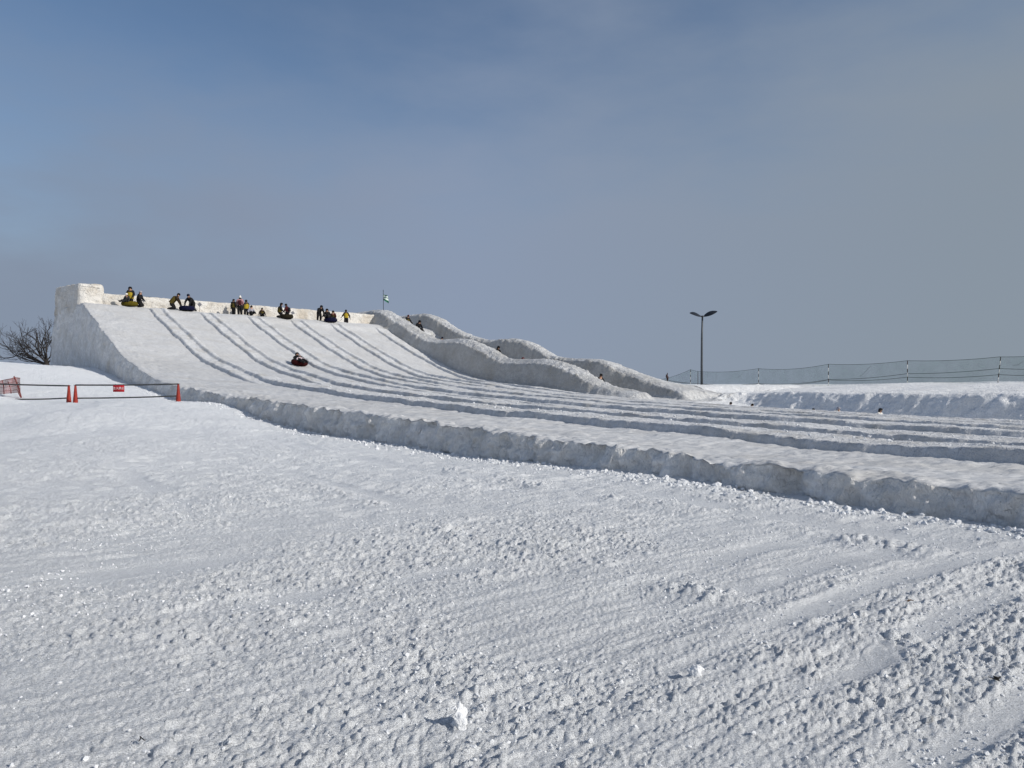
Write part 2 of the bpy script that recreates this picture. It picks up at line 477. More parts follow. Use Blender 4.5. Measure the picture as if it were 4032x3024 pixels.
def track_drop(s, t):
    """how far the ground sheet is sunk where built snow stands on it"""
    return sst(0.6, 2.0, s) * sst(60, 57, s) * sst(-9.5, -7.5, t) * sst(108, 104, t)

def ground_base(x, y):
    s, t = to_st(np.asarray(x, float), np.asarray(y, float))
    z = land(x, y)
    m = track_drop(s, t)
    return z * (1 - m) + np.minimum(z, -1.0) * m

def relief(x, y, sp):
    """small snow relief: undulation, groomer streaks, windrows, broken clods; sp = local sample spacing"""
    a, b = x * NX + y * NY, x * DX + y * DY
    k = lambda wl_, lo=0.45: np.clip(lo + (1 - lo) * (1.6 - sp / wl_), 0 if lo == 0 else lo, 1)
    z = 0.055 * perlin(x / 5.3, y / 5.3, 1) + 0.018 * perlin(x / 1.9, y / 1.9, 2)
    big = z
    m1 = sst(-0.25, 0.45, perlin(x / 3.1, y / 3.1, 3) + 0.35 * perlin(x / 0.9, y / 0.9, 4) + 0.10)
    right = sst(-3.0, 3.5, x + 0.15 * y)
    a2, b2 = a + 0.12 * perlin(a / 2, b / 2, 5), b + 0.25 * perlin(a / 3.5, b / 3.5, 6)
    z = z + (0.012 + 0.008 * right) * perlin(a2 / 2.3, b2 / 0.30, 7) * k(0.3)
    z = z + 0.012 * perlin(a2 / 0.9, b2 / 0.12, 8) * k(0.11)
    z = z + 0.008 * perlin(a2 / 0.36, b2 / 0.055, 9) * k(0.05)
    wx, wy = 0.03 * perlin(x / 0.11, y / 0.11, 16), 0.03 * perlin(x / 0.11, y / 0.11, 17)
    d1, v1 = cells((a + wx) / 0.085, (b + wy) / 0.052, 10)
    z = z + (0.002 + 0.025 * m1 * sst(0.50, 0.98, v1)) * np.clip(1 - (d1 / 0.55) ** 3, 0, 1) * k(0.07)
    d2, v2 = cells((a + wx) / 0.042, (b - wy) / 0.027, 11)
    z = z + (0.003 + 0.009 * m1 * v2 + 0.004 * v2) * np.clip(1 - (d2 / 0.6) ** 3, 0, 1) * k(0.045, 0.6)
    z = z - 0.009 * (0.25 + 0.75 * m1) * sst(0.35, 0.75, perlin(a / 0.09, b / 0.035, 18)) * k(0.05, 0.6)
    d3, v3 = cells(a / 0.34 + 7, b / 0.22, 19)
    z = z + (0.006 + 0.032 * v3 ** 2) * np.clip(1 - (d3 / 0.6) ** 2, 0, 1) * sst(5, 13, np.sqrt(x * x + y * y))
    z = z + 0.0048 * perlin(x / 0.026, y / 0.022, 12) * k(0.03, 0.6)
    sm = np.zeros_like(z)
    wa = 0.15 * perlin(b / 3.0, 0 * b + 1.1, 44); wb = 0.10 * perlin(a / 2.5, 0 * a + 2.1, 45)
    for a0, w, lo, hi in ((7.15, 0.22, -22, -12), (8.0, 0.26, -8.5, -2), (5.05, 0.15, -14, -8), (2.6, 0.2, -16, -9), (0.4, 0.25, -20, -11), (-2.4, 0.3, -24, -14)):
        sm = np.maximum(sm, np.exp(-((a - a0 - wa) / w) ** 4) * sst(lo, lo + 2, b) * sst(hi, hi - 2, b))
    for b0, w, lo, hi in ((-3.67, 0.16, 4.4, 9), (-3.05, 0.13, 4.0, 9), (-4.4, 0.17, 5.0, 9), (-2.35, 0.12, 3.2, 7), (-2.55, 0.11, 0.6, 2.8), (-5.6, 0.16, 1.3, 4.4), (-1.6, 0.11, 2.4, 5.7), (-2.05, 0.09, -0.6, 1.6), (-3.3, 0.12, -1.2, 1.4), (-4.9, 0.14, -2.6, 0.8), (-7.2, 0.2, -1.5, 3.0)):
        sm = np.maximum(sm, np.exp(-((b - b0 - wb) / w) ** 4) * sst(lo, lo + 0.8, a) * sst(hi, hi - 1, a))
    sm = sm * sst(-0.75, -0.25, perlin(a / 1.1, b / 1.1, 46))
    z = big + (z - big) * (1 - 0.92 * sm) - 0.016 * sm
    for a0, w, h, b_lo, b_hi in ((4.65, 0.16, 0.065, -11.5, 2), (7.45, 0.18, 0.065, -14.5, -1.5), (1.9, 0.15, 0.03, -7.0, 1), (5.9, 0.12, 0.03, -16, -8), (-3.3, 0.18, 0.03, -12, -4)):
        g = np.exp(-((a - a0 - 0.22 * perlin(b / 2.1, 0 * b + a0, 13) - 0.13 * perlin(b / 0.45, 0 * b + a0, 21)) / w) ** 2) * sst(b_lo - 1, b_lo + 1, b) * sst(b_hi + 1, b_hi - 1, b)
        br = sst(-0.35, 0.3, perlin(b / 0.7, 0 * b + a0 * 3, 14))
        dd, vv = cells(a / 0.10, b / 0.09, 15)
        z = z + h * g * br * (0.7 + 0.9 * perlin(b / 0.5, 0 * b + a0, 20)) * (0.25 + 1.0 * vv * np.clip(1 - (dd / 0.6) ** 2, 0, 1))
        z = z - 0.03 * np.exp(-((a - a0 + 0.42) / 0.25) ** 2) * g.max() * sst(b_lo - 1, b_lo + 1, b) * sst(b_hi + 1, b_hi - 1, b) * br
    return z

def ground_z(x, y):
    x = np.asarray(x, float); y = np.asarray(y, float)
    return float(ground_base(x, y) + relief(x, y, np.full(np.shape(x), 0.02)))

def build_ground():
    front = np.arange(-50, 50.01, 0.082)
    back = np.arange(53, 308, 3.0)
    ang = np.radians(np.concatenate([front, back]))
    r1 = np.array([0.35, 0.7, 1.1, 1.5, 1.9, 2.2])
    r2 = 2.4 * 1.0047 ** np.arange(int(math.log(95 / 2.4) / math.log(1.0047)))
    r3 = r2[-1] * 1.07 ** np.arange(1, 62)
    rad = np.concatenate([r1, r2, r3])
    A, RR = np.meshgrid(ang, rad)
    x, y = (RR * np.sin(A)).ravel(), (RR * np.cos(A)).ravel()
    fr = (np.abs(A) <= R(50.01)).ravel()
    dr = np.gradient(rad)
    sp = np.repeat(dr, len(ang))
    z = ground_base(x, y)
    s, t = to_st(x, y)
    amp = np.where(fr, 1.0, 0.5) * sst(260, 90, RR.ravel()) * (1 - 0.9 * track_drop(s, t))
    # a worn dip with soft hollows on the left, in front of the barrier
    nb = sst(-3, -9, x) * sst(7, 12, y) * sst(31, 26, y)
    z = z + nb * (0.10 * perlin(x / 4.2 + 0.3, y / 4.6, 41) + 0.06 * perlin(x / 1.7, y / 1.9, 42))
    wv_ = 0.7 * perlin(y / 3.1, 0 * y + 2.2, 43)
    for x0, y0, hy, am in ((-13.6, 24.5, 2.6, 0.20), (-11.2, 19.5, 2.2, 0.12), (-15.0, 29.0, 1.4, 0.10)):
        z = z + am * sst(x0 - 1.3, x0 + 0.3, x + wv_) * sst(x0 + 7, x0 + 0.5, x) * sst(hy * 1.5, hy * 0.5, np.abs(y - y0 + 0.12 * (x - x0)))
    z = z + 0.28 * np.exp(-(((x + 20.4) / 1.1) ** 2 + ((y - 30.3) / 0.8) ** 2))
    z = z + amp * relief(x, y, sp)
    V = np.stack([x, y, z], -1)
    nc = len(ang)
    F = grid_faces(len(rad), nc, True)
    V = np.concatenate([V, [[0, 0, float(z[:nc].mean())]]])
    c = len(V) - 1
    j = np.arange(nc)
    T = np.stack([np.full(nc, c), (j + 1) % nc, j], -1)
    # rows run outwards with angle clockwise: flip so that the faces look up
    o = mesh_np('snow_ground', V, [F, T[:, ::-1]], M_GROUND)
    me = o.data
    if me.polygons[0].normal.z < 0: me.flip_normals()
    return tag(o, kind='structure')
build_ground()

# ------------------------------------------------------------------ the big tube slide
def chip(u, v, seed, amp=1.0):
    d, w = cells(u / 0.55, v / 0.38, seed)
    return amp * (0.05 * fbm(u / 0.9, v / 0.9, seed, 4) + 0.07 * (w - 0.5) * np.clip(1 - (d / 0.55) ** 2, 0, 1) + 0.02 * perlin(u / 0.12, v / 0.12, seed + 3))

def face_up(o):
    n = np.zeros(len(o.data.polygons) * 3, np.float32); o.data.polygons.foreach_get('normal', n)
    if n[2::3].sum() < 0: o.data.flip_normals()

def tgrid():
    return np.concatenate([np.arange(-9, 28, 0.13), np.arange(28, 50, 0.075), np.arange(50, 76, 0.04), np.arange(76, 104.01, 0.3)])

slide = empty('tube_slide', (*to_xy(0, 40), 0.0))
tag(slide, 'huge snow ramp with parallel lanes sliding down to a long flat run-out', 'snow slide')
inv = Matrix.Translation(slide.location).inverted()
def shift(V, o):
    return V - np.array(o.location)

def build_slide_body():
    t = tgrid()
    s_top = np.concatenate([np.arange(0, 2, 0.045), np.arange(2, 28.01, 0.13)])
    nw = 40
    wv = np.linspace(0, 1, nw, endpoint=False)
    T, S = np.meshgrid(t, s_top, indexing='ij')
    top = lane_floor(S, T)
    edge = 0.045 * perlin(T / 0.7, S / 0.7, 51) + 0.02 * perlin(T / 0.2, S / 0.2, 52)
    flat = sst(24, 36, T)
    dn, vn = cells(T / 0.55, S * 0 + 0.5, 47)
    edge = edge + flat * (0.025 * perlin(T / 0.45, S / 0.4, 48) + 0.03 * perlin(T / 0.14, S / 0.2, 49) - 0.06 * (vn > 0.62) * np.clip(1 - (dn / 0.5) ** 2, 0, 1))
    top = top + 0.05 * perlin(T / 3.2, S / 2.4, 53) + 0.030 * perlin(T / 1.1, S / 0.7, 54) + 0.012 * perlin(T / 0.5, S / 0.16, 55) + 0.020 * perlin(T / 0.30, S / 0.30, 60)
    d, v = cells(T / 0.30, S / 0.22, 58)
    top = top + 0.03 * v * np.clip(1 - (d / 0.5) ** 2, 0, 1) * (v > 0.6) * flat
    top = top + edge * np.exp(-S / 0.3) - 0.03 * np.exp(-(S / 0.10)) 
    top = top + flat * (0.02 * perlin(T / 0.35, S / 0.35, 56) + 0.012 * perlin(T / 0.1, S / 0.1, 57))
    # edge line of the side wall wanders a little; the flank of the tower flares out
    flare = -1.0 * sst(-2.5, -9.5, t)
    wander = 0.12 * perlin(t / 1.6, 0 * t, 58) + 0.05 * perlin(t / 0.45, 0 * t, 59) + 0.035 * sst(24, 36, t) * perlin(t / 0.16, 0 * t, 67)
    X, Y = to_xy(S + (flare + wander)[:, None] * np.exp(-S / 1.2), T)
    Vt = np.stack([X, Y, top], -1)
    zb = land(*to_xy(flare + 0 * t, t)) - 0.35
    zt = top[:, 0]
    W = []
    for w in wv:
        z = zb + (zt - zb) * w
        batter = (-0.16 * (zt - zb) ** 0.8) * (1 - w) * 0.55
        bulge = -0.10 * math.sin(math.pi * w) * np.minimum(1, (zt - zb))
        c = chip(t, z, 61) * min(1, w * 4) * 1.5 + 0.10 * fbm(t / 2.2, z / 2.2, 62, 3)
        c = c + sst(30, 44, t) * (0.06 * perlin(t / 0.22, z / 0.5, 64) + 0.04 * perlin(t / 0.1, z / 0.16, 65)) * min(1, w * 5) * (1 - w ** 6)
        # melted knobs and scoops along the rim of the run-out wall
        d, v = cells(t / 0.5, z * 0 + 0.5, 63)
        c = c - 0.20 * np.clip(1 - (d / 0.5) ** 2, 0, 1) * np.where(v > 0.55, v, 0) * sst(0.45, 0.85, w) * sst(28, 40, t)
        d, v = cells(t / 0.30, z / 0.24, 66)
        c = c - sst(26, 40, t) * 0.12 * (v - 0.45) * np.clip(1 - (d / 0.6) ** 2, 0, 1) * min(1, w * 5)
        s_ = flare + wander + batter + bulge - c
        x, y = to_xy(s_, t)
        W.append(np.stack([x, y, z], -1))
    V = np.concatenate([np.stack(W, 1), Vt], 1)
    nr, nc = V.shape[:2]
    # drop the far end and the back
    back = V[0].copy(); back[:, 2] = -1; V = np.concatenate([back[None], V])
    F = grid_faces(nr + 1, nc)
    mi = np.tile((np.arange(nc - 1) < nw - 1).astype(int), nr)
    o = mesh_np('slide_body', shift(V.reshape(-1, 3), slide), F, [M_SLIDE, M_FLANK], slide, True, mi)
    face_up(o)
build_slide_body()

DIV = [(4.85, 5.72), (9.0, 9.82), (13.2, 14.08), (17.35, 18.22), (21.35, 22.15)]
def build_divider(i, sL, sR):
    t = tgrid()
    t = t[(t > -0.2)]
    u = np.arange(-0.28, sR - sL + 2.65, 0.05)
    T, U = np.meshgrid(t, u, indexing='ij')
    wobL = 0.10 * perlin(T / 2.6, 0 * T + i * 3.3, 71) + 0.04 * perlin(T / 0.7, 0 * T + i, 72)
    wobR = 0.10 * perlin(T / 2.6, 0 * T + i * 5.1, 73) + 0.05 * perlin(T / 0.6, 0 * T + i, 74)
    w = sR - sL
    on = sst(-0.2, 1.6, T)
    one = sst(22, 31, T)                      # below the ramp the twin step becomes a single bank
    h1 = 0.20 * on * (1 - one * (1.0 if i < 2 else 0.55))
    hr = {0: 0.23, 1: 0.20, 2: 0.17, 3: 0.14, 4: 0.10, 9: 0.05}[i]
    if i == 9: on = sst(36, 41, T)
    h2 = (0.19 * (1 - one) + hr * one) * on * (0.92 + 0.2 * perlin(T / 2.7, 0 * T + i * 2.2, 75))
    rw = 0.18 - 0.09 * one
    h = h1 * sst(wobL, wobL + rw, U) + h2 * sst(w + wobR, w + wobR + rw, U)
    wd = one * (1.75 if i < 9 else 0.4)
    h = h * sst(w + 0.72 + wd, w + 0.36 + wd * 0.8, U - wobR)
    h = h + (0.022 * perlin(T / 0.4, U / 0.3, 76) + 0.012 * perlin(T / 0.13, U / 0.13, 77)) * sst(0.02, 0.15, h)
    S = U + sL
    base = lane_floor(S, T) + 0.05 * perlin(T / 3.2, S / 2.4, 53) + 0.030 * perlin(T / 1.1, S / 0.7, 54) + 0.012 * perlin(T / 0.5, S / 0.16, 55)
    z = base - 0.04 + np.minimum(h * 1.35, h + 0.05)
    X, Y = to_xy(S, T)
    V = np.stack([X, Y, z], -1)
    o = mesh_np('lane_divider', shift(V.reshape(-1, 3), slide), grid_faces(*V.shape[:2]), M_DIV, slide)
    face_up(o)
for i, (a, b) in enumerate(DIV): build_divider(i, a, b)
build_divider(9, 26.3, 27.0)

def block(name, s0, s1, t0, t1, ztop, zbot, mat, parent, seed, rnd=0.2, step=0.12):
    """a rough packed block: a rounded profile swept along s; ztop(s) and zbot(s)"""
    s = np.arange(s0, s1 + 1e-6, step)
    n1 = 18
    prof = []
    for k in range(n1): prof.append((t1, k / n1, 0))
    for a in np.linspace(0, math.pi / 2, 6): prof.append((t1 - rnd + rnd * math.cos(a), 1.0, -rnd + rnd * math.sin(a)))
    for k in np.linspace(0.12, 0.88, 8): prof.append((t1 - rnd + (t0 - t1 + 2 * rnd) * k, 1.0, 0))
    for a in np.linspace(math.pi / 2, math.pi, 6): prof.append((t0 + rnd + rnd * math.cos(a), 1.0, -rnd + rnd * math.sin(a)))
    for k in range(n1)[::-1]: prof.append((t0, k / n1, 0))
    V = np.zeros((len(s), len(prof), 3))
    zt, zb = ztop(s), zbot(s)
    for j, (t, w, dz) in enumerate(prof):
        z = zb + (zt - rnd - zb) * w + (dz + rnd if w == 1.0 else 0)
        sg = 1 if t > (t0 + t1) / 2 else -1
        endk = np.minimum(1, np.minimum(s - s0, s1 - s) / 0.25)
        tt = t + sg * (chip(s + t, z, seed) * 1.1 - 0.08 * w) - sg * 0.16 * (1 - np.clip(endk, 0, 1)) ** 2
        zz = z + (0.05 * fbm(s / 0.8, 0 * s + t, seed + 5, 3) if w == 1.0 else 0) - (0.14 * (1 - np.clip(endk, 0, 1)) ** 2 if w == 1.0 else 0)
        x, y = to_xy(s, tt)
        V[:, j] = np.stack([x, y, zz], -1)
    m = len(prof)
    # end caps as grids between the front and the back
    F = [grid_faces(len(s), m)]
    caps = []
    half = m // 2
    for r, flip in ((0, False), (len(s) - 1, True)):
        a = np.arange(half - 1); q = np.stack([a, a + 1, m - 2 - a, m - 1 - a], -1) + r * m
        caps.append(q[:, ::-1] if flip else q)
    F.append(np.concatenate(caps))
    o = mesh_np(name, shift(V.reshape(-1, 3), parent), F, mat, parent)
    import bmesh
    bm = bmesh.new(); bm.from_mesh(o.data); bmesh.ops.recalc_face_normals(bm, faces=bm.faces); bm.to_mesh(o.data); bm.free()
    return o

block('parapet_wall', 1.8, 28.2, -3.9, -2.5, lambda s: 9.52 - 0.0185 * s, lambda s: lane_floor(s, -2.5 + 0 * s) - 0.2, M_WALL, slide, 81)

def build_corner():
    """the tall corner at the top of the ramp: a thick wall along the flank and the edge"""
    t = np.arange(-9.2, -2.59, 0.1)
    prof = []
    zt = 10.22 + 0.02 * (t + 2.6) * -1
    flare = -1.0 * sst(-2.5, -9.5, t)
    rows = []
    n1 = 26
    zb = lane_floor(0 * t, t) - 0.6
    for k in range(n1): rows.append((0, k / n1, 0))
    for a in np.linspace(math.pi, math.pi / 2, 6): rows.append((0.16 + 0.16 * math.cos(a), 1, -0.16 + 0.16 * math.sin(a)))
    for k in np.linspace(0.1, 0.9, 9): rows.append((0.16 + 1.6 * k, 1, 0))
    for a in np.linspace(math.pi / 2, 0, 7): rows.append((1.74 + 0.28 * math.cos(a), 1, -0.28 + 0.28 * math.sin(a)))
    for k in range(n1)[::-1]: rows.append((2.02, k / n1, 0))
    V = np.zeros((len(t), len(rows), 3))
    for j, (s, w, dz) in enumerate(rows):
        rd = 0.16 if s < 1 else 0.28
        z = zb + (zt - rd - zb) * w + (dz + rd if w == 1 else 0)
        sg = -1 if s < 1 else 1
        e0 = np.clip(1 - np.minimum(t + 9.2, 0.6) / 0.6, 0, 1) ** 2
        e1 = np.clip(1 - np.minimum(-2.6 - t, 0.3) / 0.3, 0, 1) ** 2
        ss = flare + s + sg * chip(t, z, 84) - sg * 0.2 * (e0 + e1) - (0.10 * (1 - w) if s < 1 else 0)
        zz = z - (0.30 * e0 + 0.12 * e1) * (w == 1) + (0.05 * fbm(t / 0.7, 0 * t + s, 86, 3) if w == 1 else 0)
        x, y = to_xy(ss, t)
        V[:, j] = np.stack([x, y, zz], -1)
    m = len(rows)
    F = [grid_faces(len(t), m)]
    # end faces: finely gridded, slightly hollowed and chipped
    def endface(r, out):
        half = n1 + 6
        A = V[r, :half]; B = V[r, ::-1][:half]
        nu = 18
        G = np.zeros((half, nu, 3))
        for q in range(nu):
            f = q / (nu - 1)
            G[:, q] = A * (1 - f) + B * f
        top = V[r, half - 1:m - half + 1]
        k = np.linspace(0, 1, len(top)); kq = np.linspace(0, 1, nu)
        G[-1] = np.stack([np.interp(kq, k, top[:, c]) for c in range(3)], -1)
        bulge = np.sin(np.linspace(0, math.pi, nu))[None, :] ** 0.5
        ss, tt = to_st(G[..., 0], G[..., 1])
        fade = np.ones(half); fade[-1] = 0; fade[-2] = 0.5
        tt = tt + out * bulge * fade[:, None] * (0.10 + 1.3 * chip(ss, G[..., 2], 88))
        G[..., 0], G[..., 1] = to_xy(ss, tt)
        return G
    allV, allF, off = [V.reshape(-1, 3)], [F[0]], V.shape[0] * m
    for r, out in ((len(t) - 1, 1), (0, -1)):
        G = endface(r, out); allV.append(G.reshape(-1, 3)); allF.append(grid_faces(G.shape[0], G.shape[1], off=off)); off += G.shape[0] * G.shape[1]
    o = mesh_np('corner_wall', shift(np.concatenate(allV), slide), [np.concatenate(allF)], M_WALL, slide)
    import bmesh
    bm = bmesh.new(); bm.from_mesh(o.data); bmesh.ops.remove_doubles(bm, verts=bm.verts, dist=0.002); bmesh.ops.recalc_face_normals(bm, faces=bm.faces); bm.to_mesh(o.data); bm.free()
build_corner()

# ------------------------------------------------------------------ the wavy slide and the snow bank
def rough_side(S, T):
    z = right_side(S, T)
    gs = np.abs(np.gradient(z, axis=1)) + np.abs(np.gradient(z, axis=0))
    k = sst(0.02, 0.10, gs)
    up = 0.09 * fbm(T / 1.1, S / 0.9, 91, 4) + 0.05 * perlin(T / 0.25, S / 0.22, 92)
    d, v = cells(T / 0.55, S / 0.5, 93)
    d2, v2 = cells(T / 0.24, S / 0.22, 96)
    z = z + up * (0.45 + 0.45 * k) + k * (0.20 * (v - 0.5) * np.clip(1 - (d / 0.6) ** 2, 0, 1) + 0.06 * v2 * np.clip(1 - (d2 / 0.6) ** 2, 0, 1))
    return z

def sheet(name, srange, trange, mat, parent):
    T, S = np.meshgrid(trange, srange, indexing='ij')
    z = rough_side(S, T)
    X, Y = to_xy(S, T)
    V = np.stack([X, Y, z], -1)
    o = mesh_np(name, shift(V.reshape(-1, 3), parent), grid_faces(*z.shape), mat, parent)
    face_up(o)
    if mat is M_WAVE:  # steep cut faces: dirtier packed snow, with shade also put into its colour
        o.data.materials.append(M_CUT_SHADE)
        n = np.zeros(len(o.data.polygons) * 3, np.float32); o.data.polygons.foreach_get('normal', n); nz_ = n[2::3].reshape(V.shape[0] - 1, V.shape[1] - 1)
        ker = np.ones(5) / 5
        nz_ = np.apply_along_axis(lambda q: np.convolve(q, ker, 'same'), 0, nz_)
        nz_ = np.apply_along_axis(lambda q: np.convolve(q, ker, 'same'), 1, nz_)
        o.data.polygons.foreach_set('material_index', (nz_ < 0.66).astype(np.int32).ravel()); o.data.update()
    return o
wave = empty('wavy_slide', (*to_xy(31.5, 18), 0.0))
tag(wave, 'snow slide with waves between two high rough banks, right of the lanes', 'snow slide')
twv = np.arange(-9.0, 36.7, 0.11)
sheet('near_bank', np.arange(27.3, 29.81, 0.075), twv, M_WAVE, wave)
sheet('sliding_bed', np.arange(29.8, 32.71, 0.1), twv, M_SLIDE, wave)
twf = np.concatenate([np.arange(-13.0, -9.05, 0.11), twv])
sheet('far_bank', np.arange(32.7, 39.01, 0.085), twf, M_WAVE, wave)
def end_cap():
    # the upright end of the near bank beside the top deck
    s = np.arange(27.3, 29.81, 0.075); v = np.linspace(0, 1, 24)
    S, Vv = np.meshgrid(s, v, indexing='ij')
    zt = rough_side(np.stack([s, s]), np.stack([0 * s - 9.0, 0 * s - 8.9]))[0]
    Z = 7.2 + (zt[:, None] - 7.2) * Vv
    X, Y = to_xy(S, -9.0 + 0.1 * np.sin(Vv * math.pi) * perlin(S / 0.5, Z / 0.5, 94))
    V = np.stack([X, Y, Z], -1)
    mesh_np('end_face', shift(V.reshape(-1, 3), wave), grid_faces(*S.shape), M_WAVE, wave)
end_cap()

bank = empty('snow_bank', (*to_xy(34, 55), 0.0))
tag(bank, 'long chest-high cut snow bank along the right side of the run-out', 'snow bank')
def bank_sheets():
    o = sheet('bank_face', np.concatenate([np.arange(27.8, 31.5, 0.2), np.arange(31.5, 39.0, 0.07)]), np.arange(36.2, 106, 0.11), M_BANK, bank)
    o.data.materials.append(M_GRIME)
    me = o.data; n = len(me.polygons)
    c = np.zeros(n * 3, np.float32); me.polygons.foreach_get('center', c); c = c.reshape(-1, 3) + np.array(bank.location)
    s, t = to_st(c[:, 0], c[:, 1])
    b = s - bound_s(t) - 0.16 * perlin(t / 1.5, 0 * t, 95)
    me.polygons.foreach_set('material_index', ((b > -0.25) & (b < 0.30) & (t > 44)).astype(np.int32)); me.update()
bank_sheets()
sheet('bank_top', np.arange(38.6, 60.1, 0.3), np.concatenate([np.arange(-9, 36.3, 0.4), np.arange(36.3, 106, 0.3)]), M_BANK, bank)

# ------------------------------------------------------------------ loose snow
import bmesh
def ico(sub=1):
    bm = bmesh.new(); bmesh.ops.create_icosphere(bm, subdivisions=sub, radius=1.0)
    V = np.array([v.co[:] for v in bm.verts]); F = np.array([[v.index for v in f.verts] for f in bm.faces]); bm.free()
    return V, F
ICO1, ICO2, ICO3 = ico(1), ico(2), ico(4)

def lump(V, seed, rough=0.35):
    r = np.random.default_rng(seed)
    out = V.copy()
    for _ in range(7):                                  # chop flat facets off
        n = r.normal(size=3); n /= np.linalg.norm(n); d = r.uniform(0.45, 0.8)
        k = np.maximum(out @ n - d, 0); out = out - k[:, None] * n
    out *= (1 + rough * 0.3 * r.normal(size=(len(out), 1)))
    return out * r.uniform(0.6, 1.25, 3)

def clod_field(name, spots, mat, parent=None, base=ICO1):
    """spots: list of (x, y, z, size)"""
    shapes = [lump(base[0], 900 + i) for i in range(14)]
    Vs, Fs, off = [], [], 0
    r = np.random.default_rng(5)
    for x, y, z, sz in spots:
        a = r.uniform(0, 2 * np.pi); c, s_ = math.cos(a), math.sin(a)
        v = shapes[r.integers(14)] * sz * np.array([1, 1, 0.8])
        v = np.stack([v[:, 0] * c - v[:, 1] * s_ + x, v[:, 0] * s_ + v[:, 1] * c + y, v[:, 2] + z + sz * 0.15], -1)
        Vs.append(v); Fs.append(base[1] + off); off += len(v)
    return mesh_np(name, np.concatenate(Vs), np.concatenate(Fs), mat, parent, smooth=False)

def scatter():
    r = np.random.default_rng(17)
    # crumbs along the foot of the run-out wall
    t = 71 - 44 * r.random(2600) ** 1.3
    s = -0.25 - np.abs(r.normal(0, 0.38, 2600)) - 0.25 * np.maximum(0, perlin(t / 2.5, 0 * t, 201))
    x, y = to_xy(s, t)
    z = ground_base(x, y) + relief(x, y, np.full(len(x), 0.05))
    size = 0.012 + 0.045 * r.random(2600) ** 2.6 + 0.03 * (r.random(2600) > 0.98)
    A = list(zip(x, y, z, size))
    # broken bits lying on the lane dividers
    for i, (sL, sR) in enumerate(DIV):
        n = 600
        t = 1 + 72 * r.random(n) ** 0.85; one = sst(22, 31, t)
        s = np.where(r.random(n) < 0.5 * (1 - one), sL + 0.1 + 0.25 * r.random(n), sR + 0.1 + (0.35 + 1.3 * one) * r.random(n) ** 1.6)
        x, y = to_xy(s, t)
        hr = (0.26, 0.22, 0.17, 0.14, 0.10)[i]
        z = lane_floor(s, t) + np.where(s > sR, 0.20 * (1 - one) + hr * one, 0.0) + 0.10 * (1 - one)
        A += list(zip(x, y, z, 0.015 + 0.035 * r.random(n) ** 2.5))
    # broken clods over the trampled snow, in patches and along the windrows
    n = 120000
    yy = 2.6 + 20 * r.random(n) ** 1.55; xx = (r.random(n) * 2 - 1) * (yy * 0.78 + 0.8)
    s_, t_ = to_st(xx, yy)
    a = xx * NX + yy * NY; b = xx * DX + yy * DY
    m = sst(0.0, 0.5, perlin(xx / 1.6, yy / 1.6, 202) + 0.4 * perlin(xx / 0.5, yy / 0.5, 203) + 0.15 * sst(-1, 3, xx))
    for a0 in (4.65, 7.45, 5.9):
        m = np.maximum(m, 1.3 * np.exp(-((a - a0 - 0.22 * perlin(b / 2.1, 0 * b + a0, 13)) / 0.22) ** 2))
    keep = (r.random(n) < (0.03 + m * 0.40) * sst(24, 8, yy)) & (s_ < -0.3)
    xx, yy = xx[keep], yy[keep]
    zz = ground_base(xx, yy) + relief(xx, yy, np.full(len(xx), 0.03))
    sz = (0.0035 + 0.012 * r.random(len(xx)) ** 3.0) * (1 + 0.02 * yy)
    B = list(zip(xx, yy, zz, sz))
    tag(clod_field('snow_crumbs', A + B, M_CLOD), kind='stuff')
    return len(A) + len(B)
scatter()

def single_lump(x, y, h, w, seed, name, label, group=None):
    V = lump(ICO3[0], seed, 0.0)
    rr = np.random.default_rng(seed)
    for _ in range(9):
        c = rr.normal(size=3); c /= np.linalg.norm(c); V = V * (1 + 0.34 * np.exp(-((V / (np.linalg.norm(V, axis=1)[:, None] + 1e-9) - c) ** 2).sum(1) / 0.10))[:, None]
    d = 0.22 * fbm(V[:, 0] * 1.7 + V[:, 2] * 1.1, V[:, 1] * 1.7 + V[:, 2], seed, 4) + 0.10 * fbm(V[:, 0] * 6 + V[:, 2] * 3, V[:, 1] * 6 - V[:, 2] * 4, seed + 3, 3)
    V = V * (1 + d[:, None]) * np.array([w, w * 0.8, h])
    o = mesh_np(name, V, ICO3[1], M_CLOD)
    o.location = (x, y, ground_z(x, y) + h * 0.35)
    return tag(o, label, 'snow lump', group)
single_lump(-0.245, 3.62, 0.078, 0.050, 33, 'snow_lump', 'tall white snow lump standing alone in the near foreground snow')
single_lump(0.98, 4.15, 0.045, 0.055, 35, 'snow_lump', 'flat angular snow chunk lying in the churned snow on the near right')
def debris(x, y, L, rz, seed, label, col_m, name):
    m = MB(); r = np.random.default_rng(seed)
    p = np.stack([np.linspace(-L, L, 6), 0.012 * r.normal(size=6), 0.006 + 0.006 * r.random(6)], -1)
    m.tube(p, np.array([0.002, 0.006, 0.008, 0.007, 0.005, 0.002]) * L / 0.045, 6)
    m.tube(p[2:4] + np.array([[0, 0, 0], [-0.01, 0.022, 0.006]]), [0.004, 0.0015], 5)
    o = m.build(name, col_m)
    o.location = (x, y, ground_z(x, y) + 0.008); o.rotation_euler = (0, 0, rz)
    return tag(o, label, 'twig')
M_TWIG = plain('dark_twig', (0.018, 0.016, 0.014), 0.8)
M_LEAF = plain('dead_leaf', (0.10, 0.055, 0.03), 0.8)
debris(2.57, 4.08, 0.035, 0.4, 3, 'short black twig lying on the snow at the near right', M_TWIG, 'twig')
debris(-1.66, 3.45, 0.018, 0.5, 4, 'thin dark twig stuck in the snow at the near left', M_TWIG, 'twig')
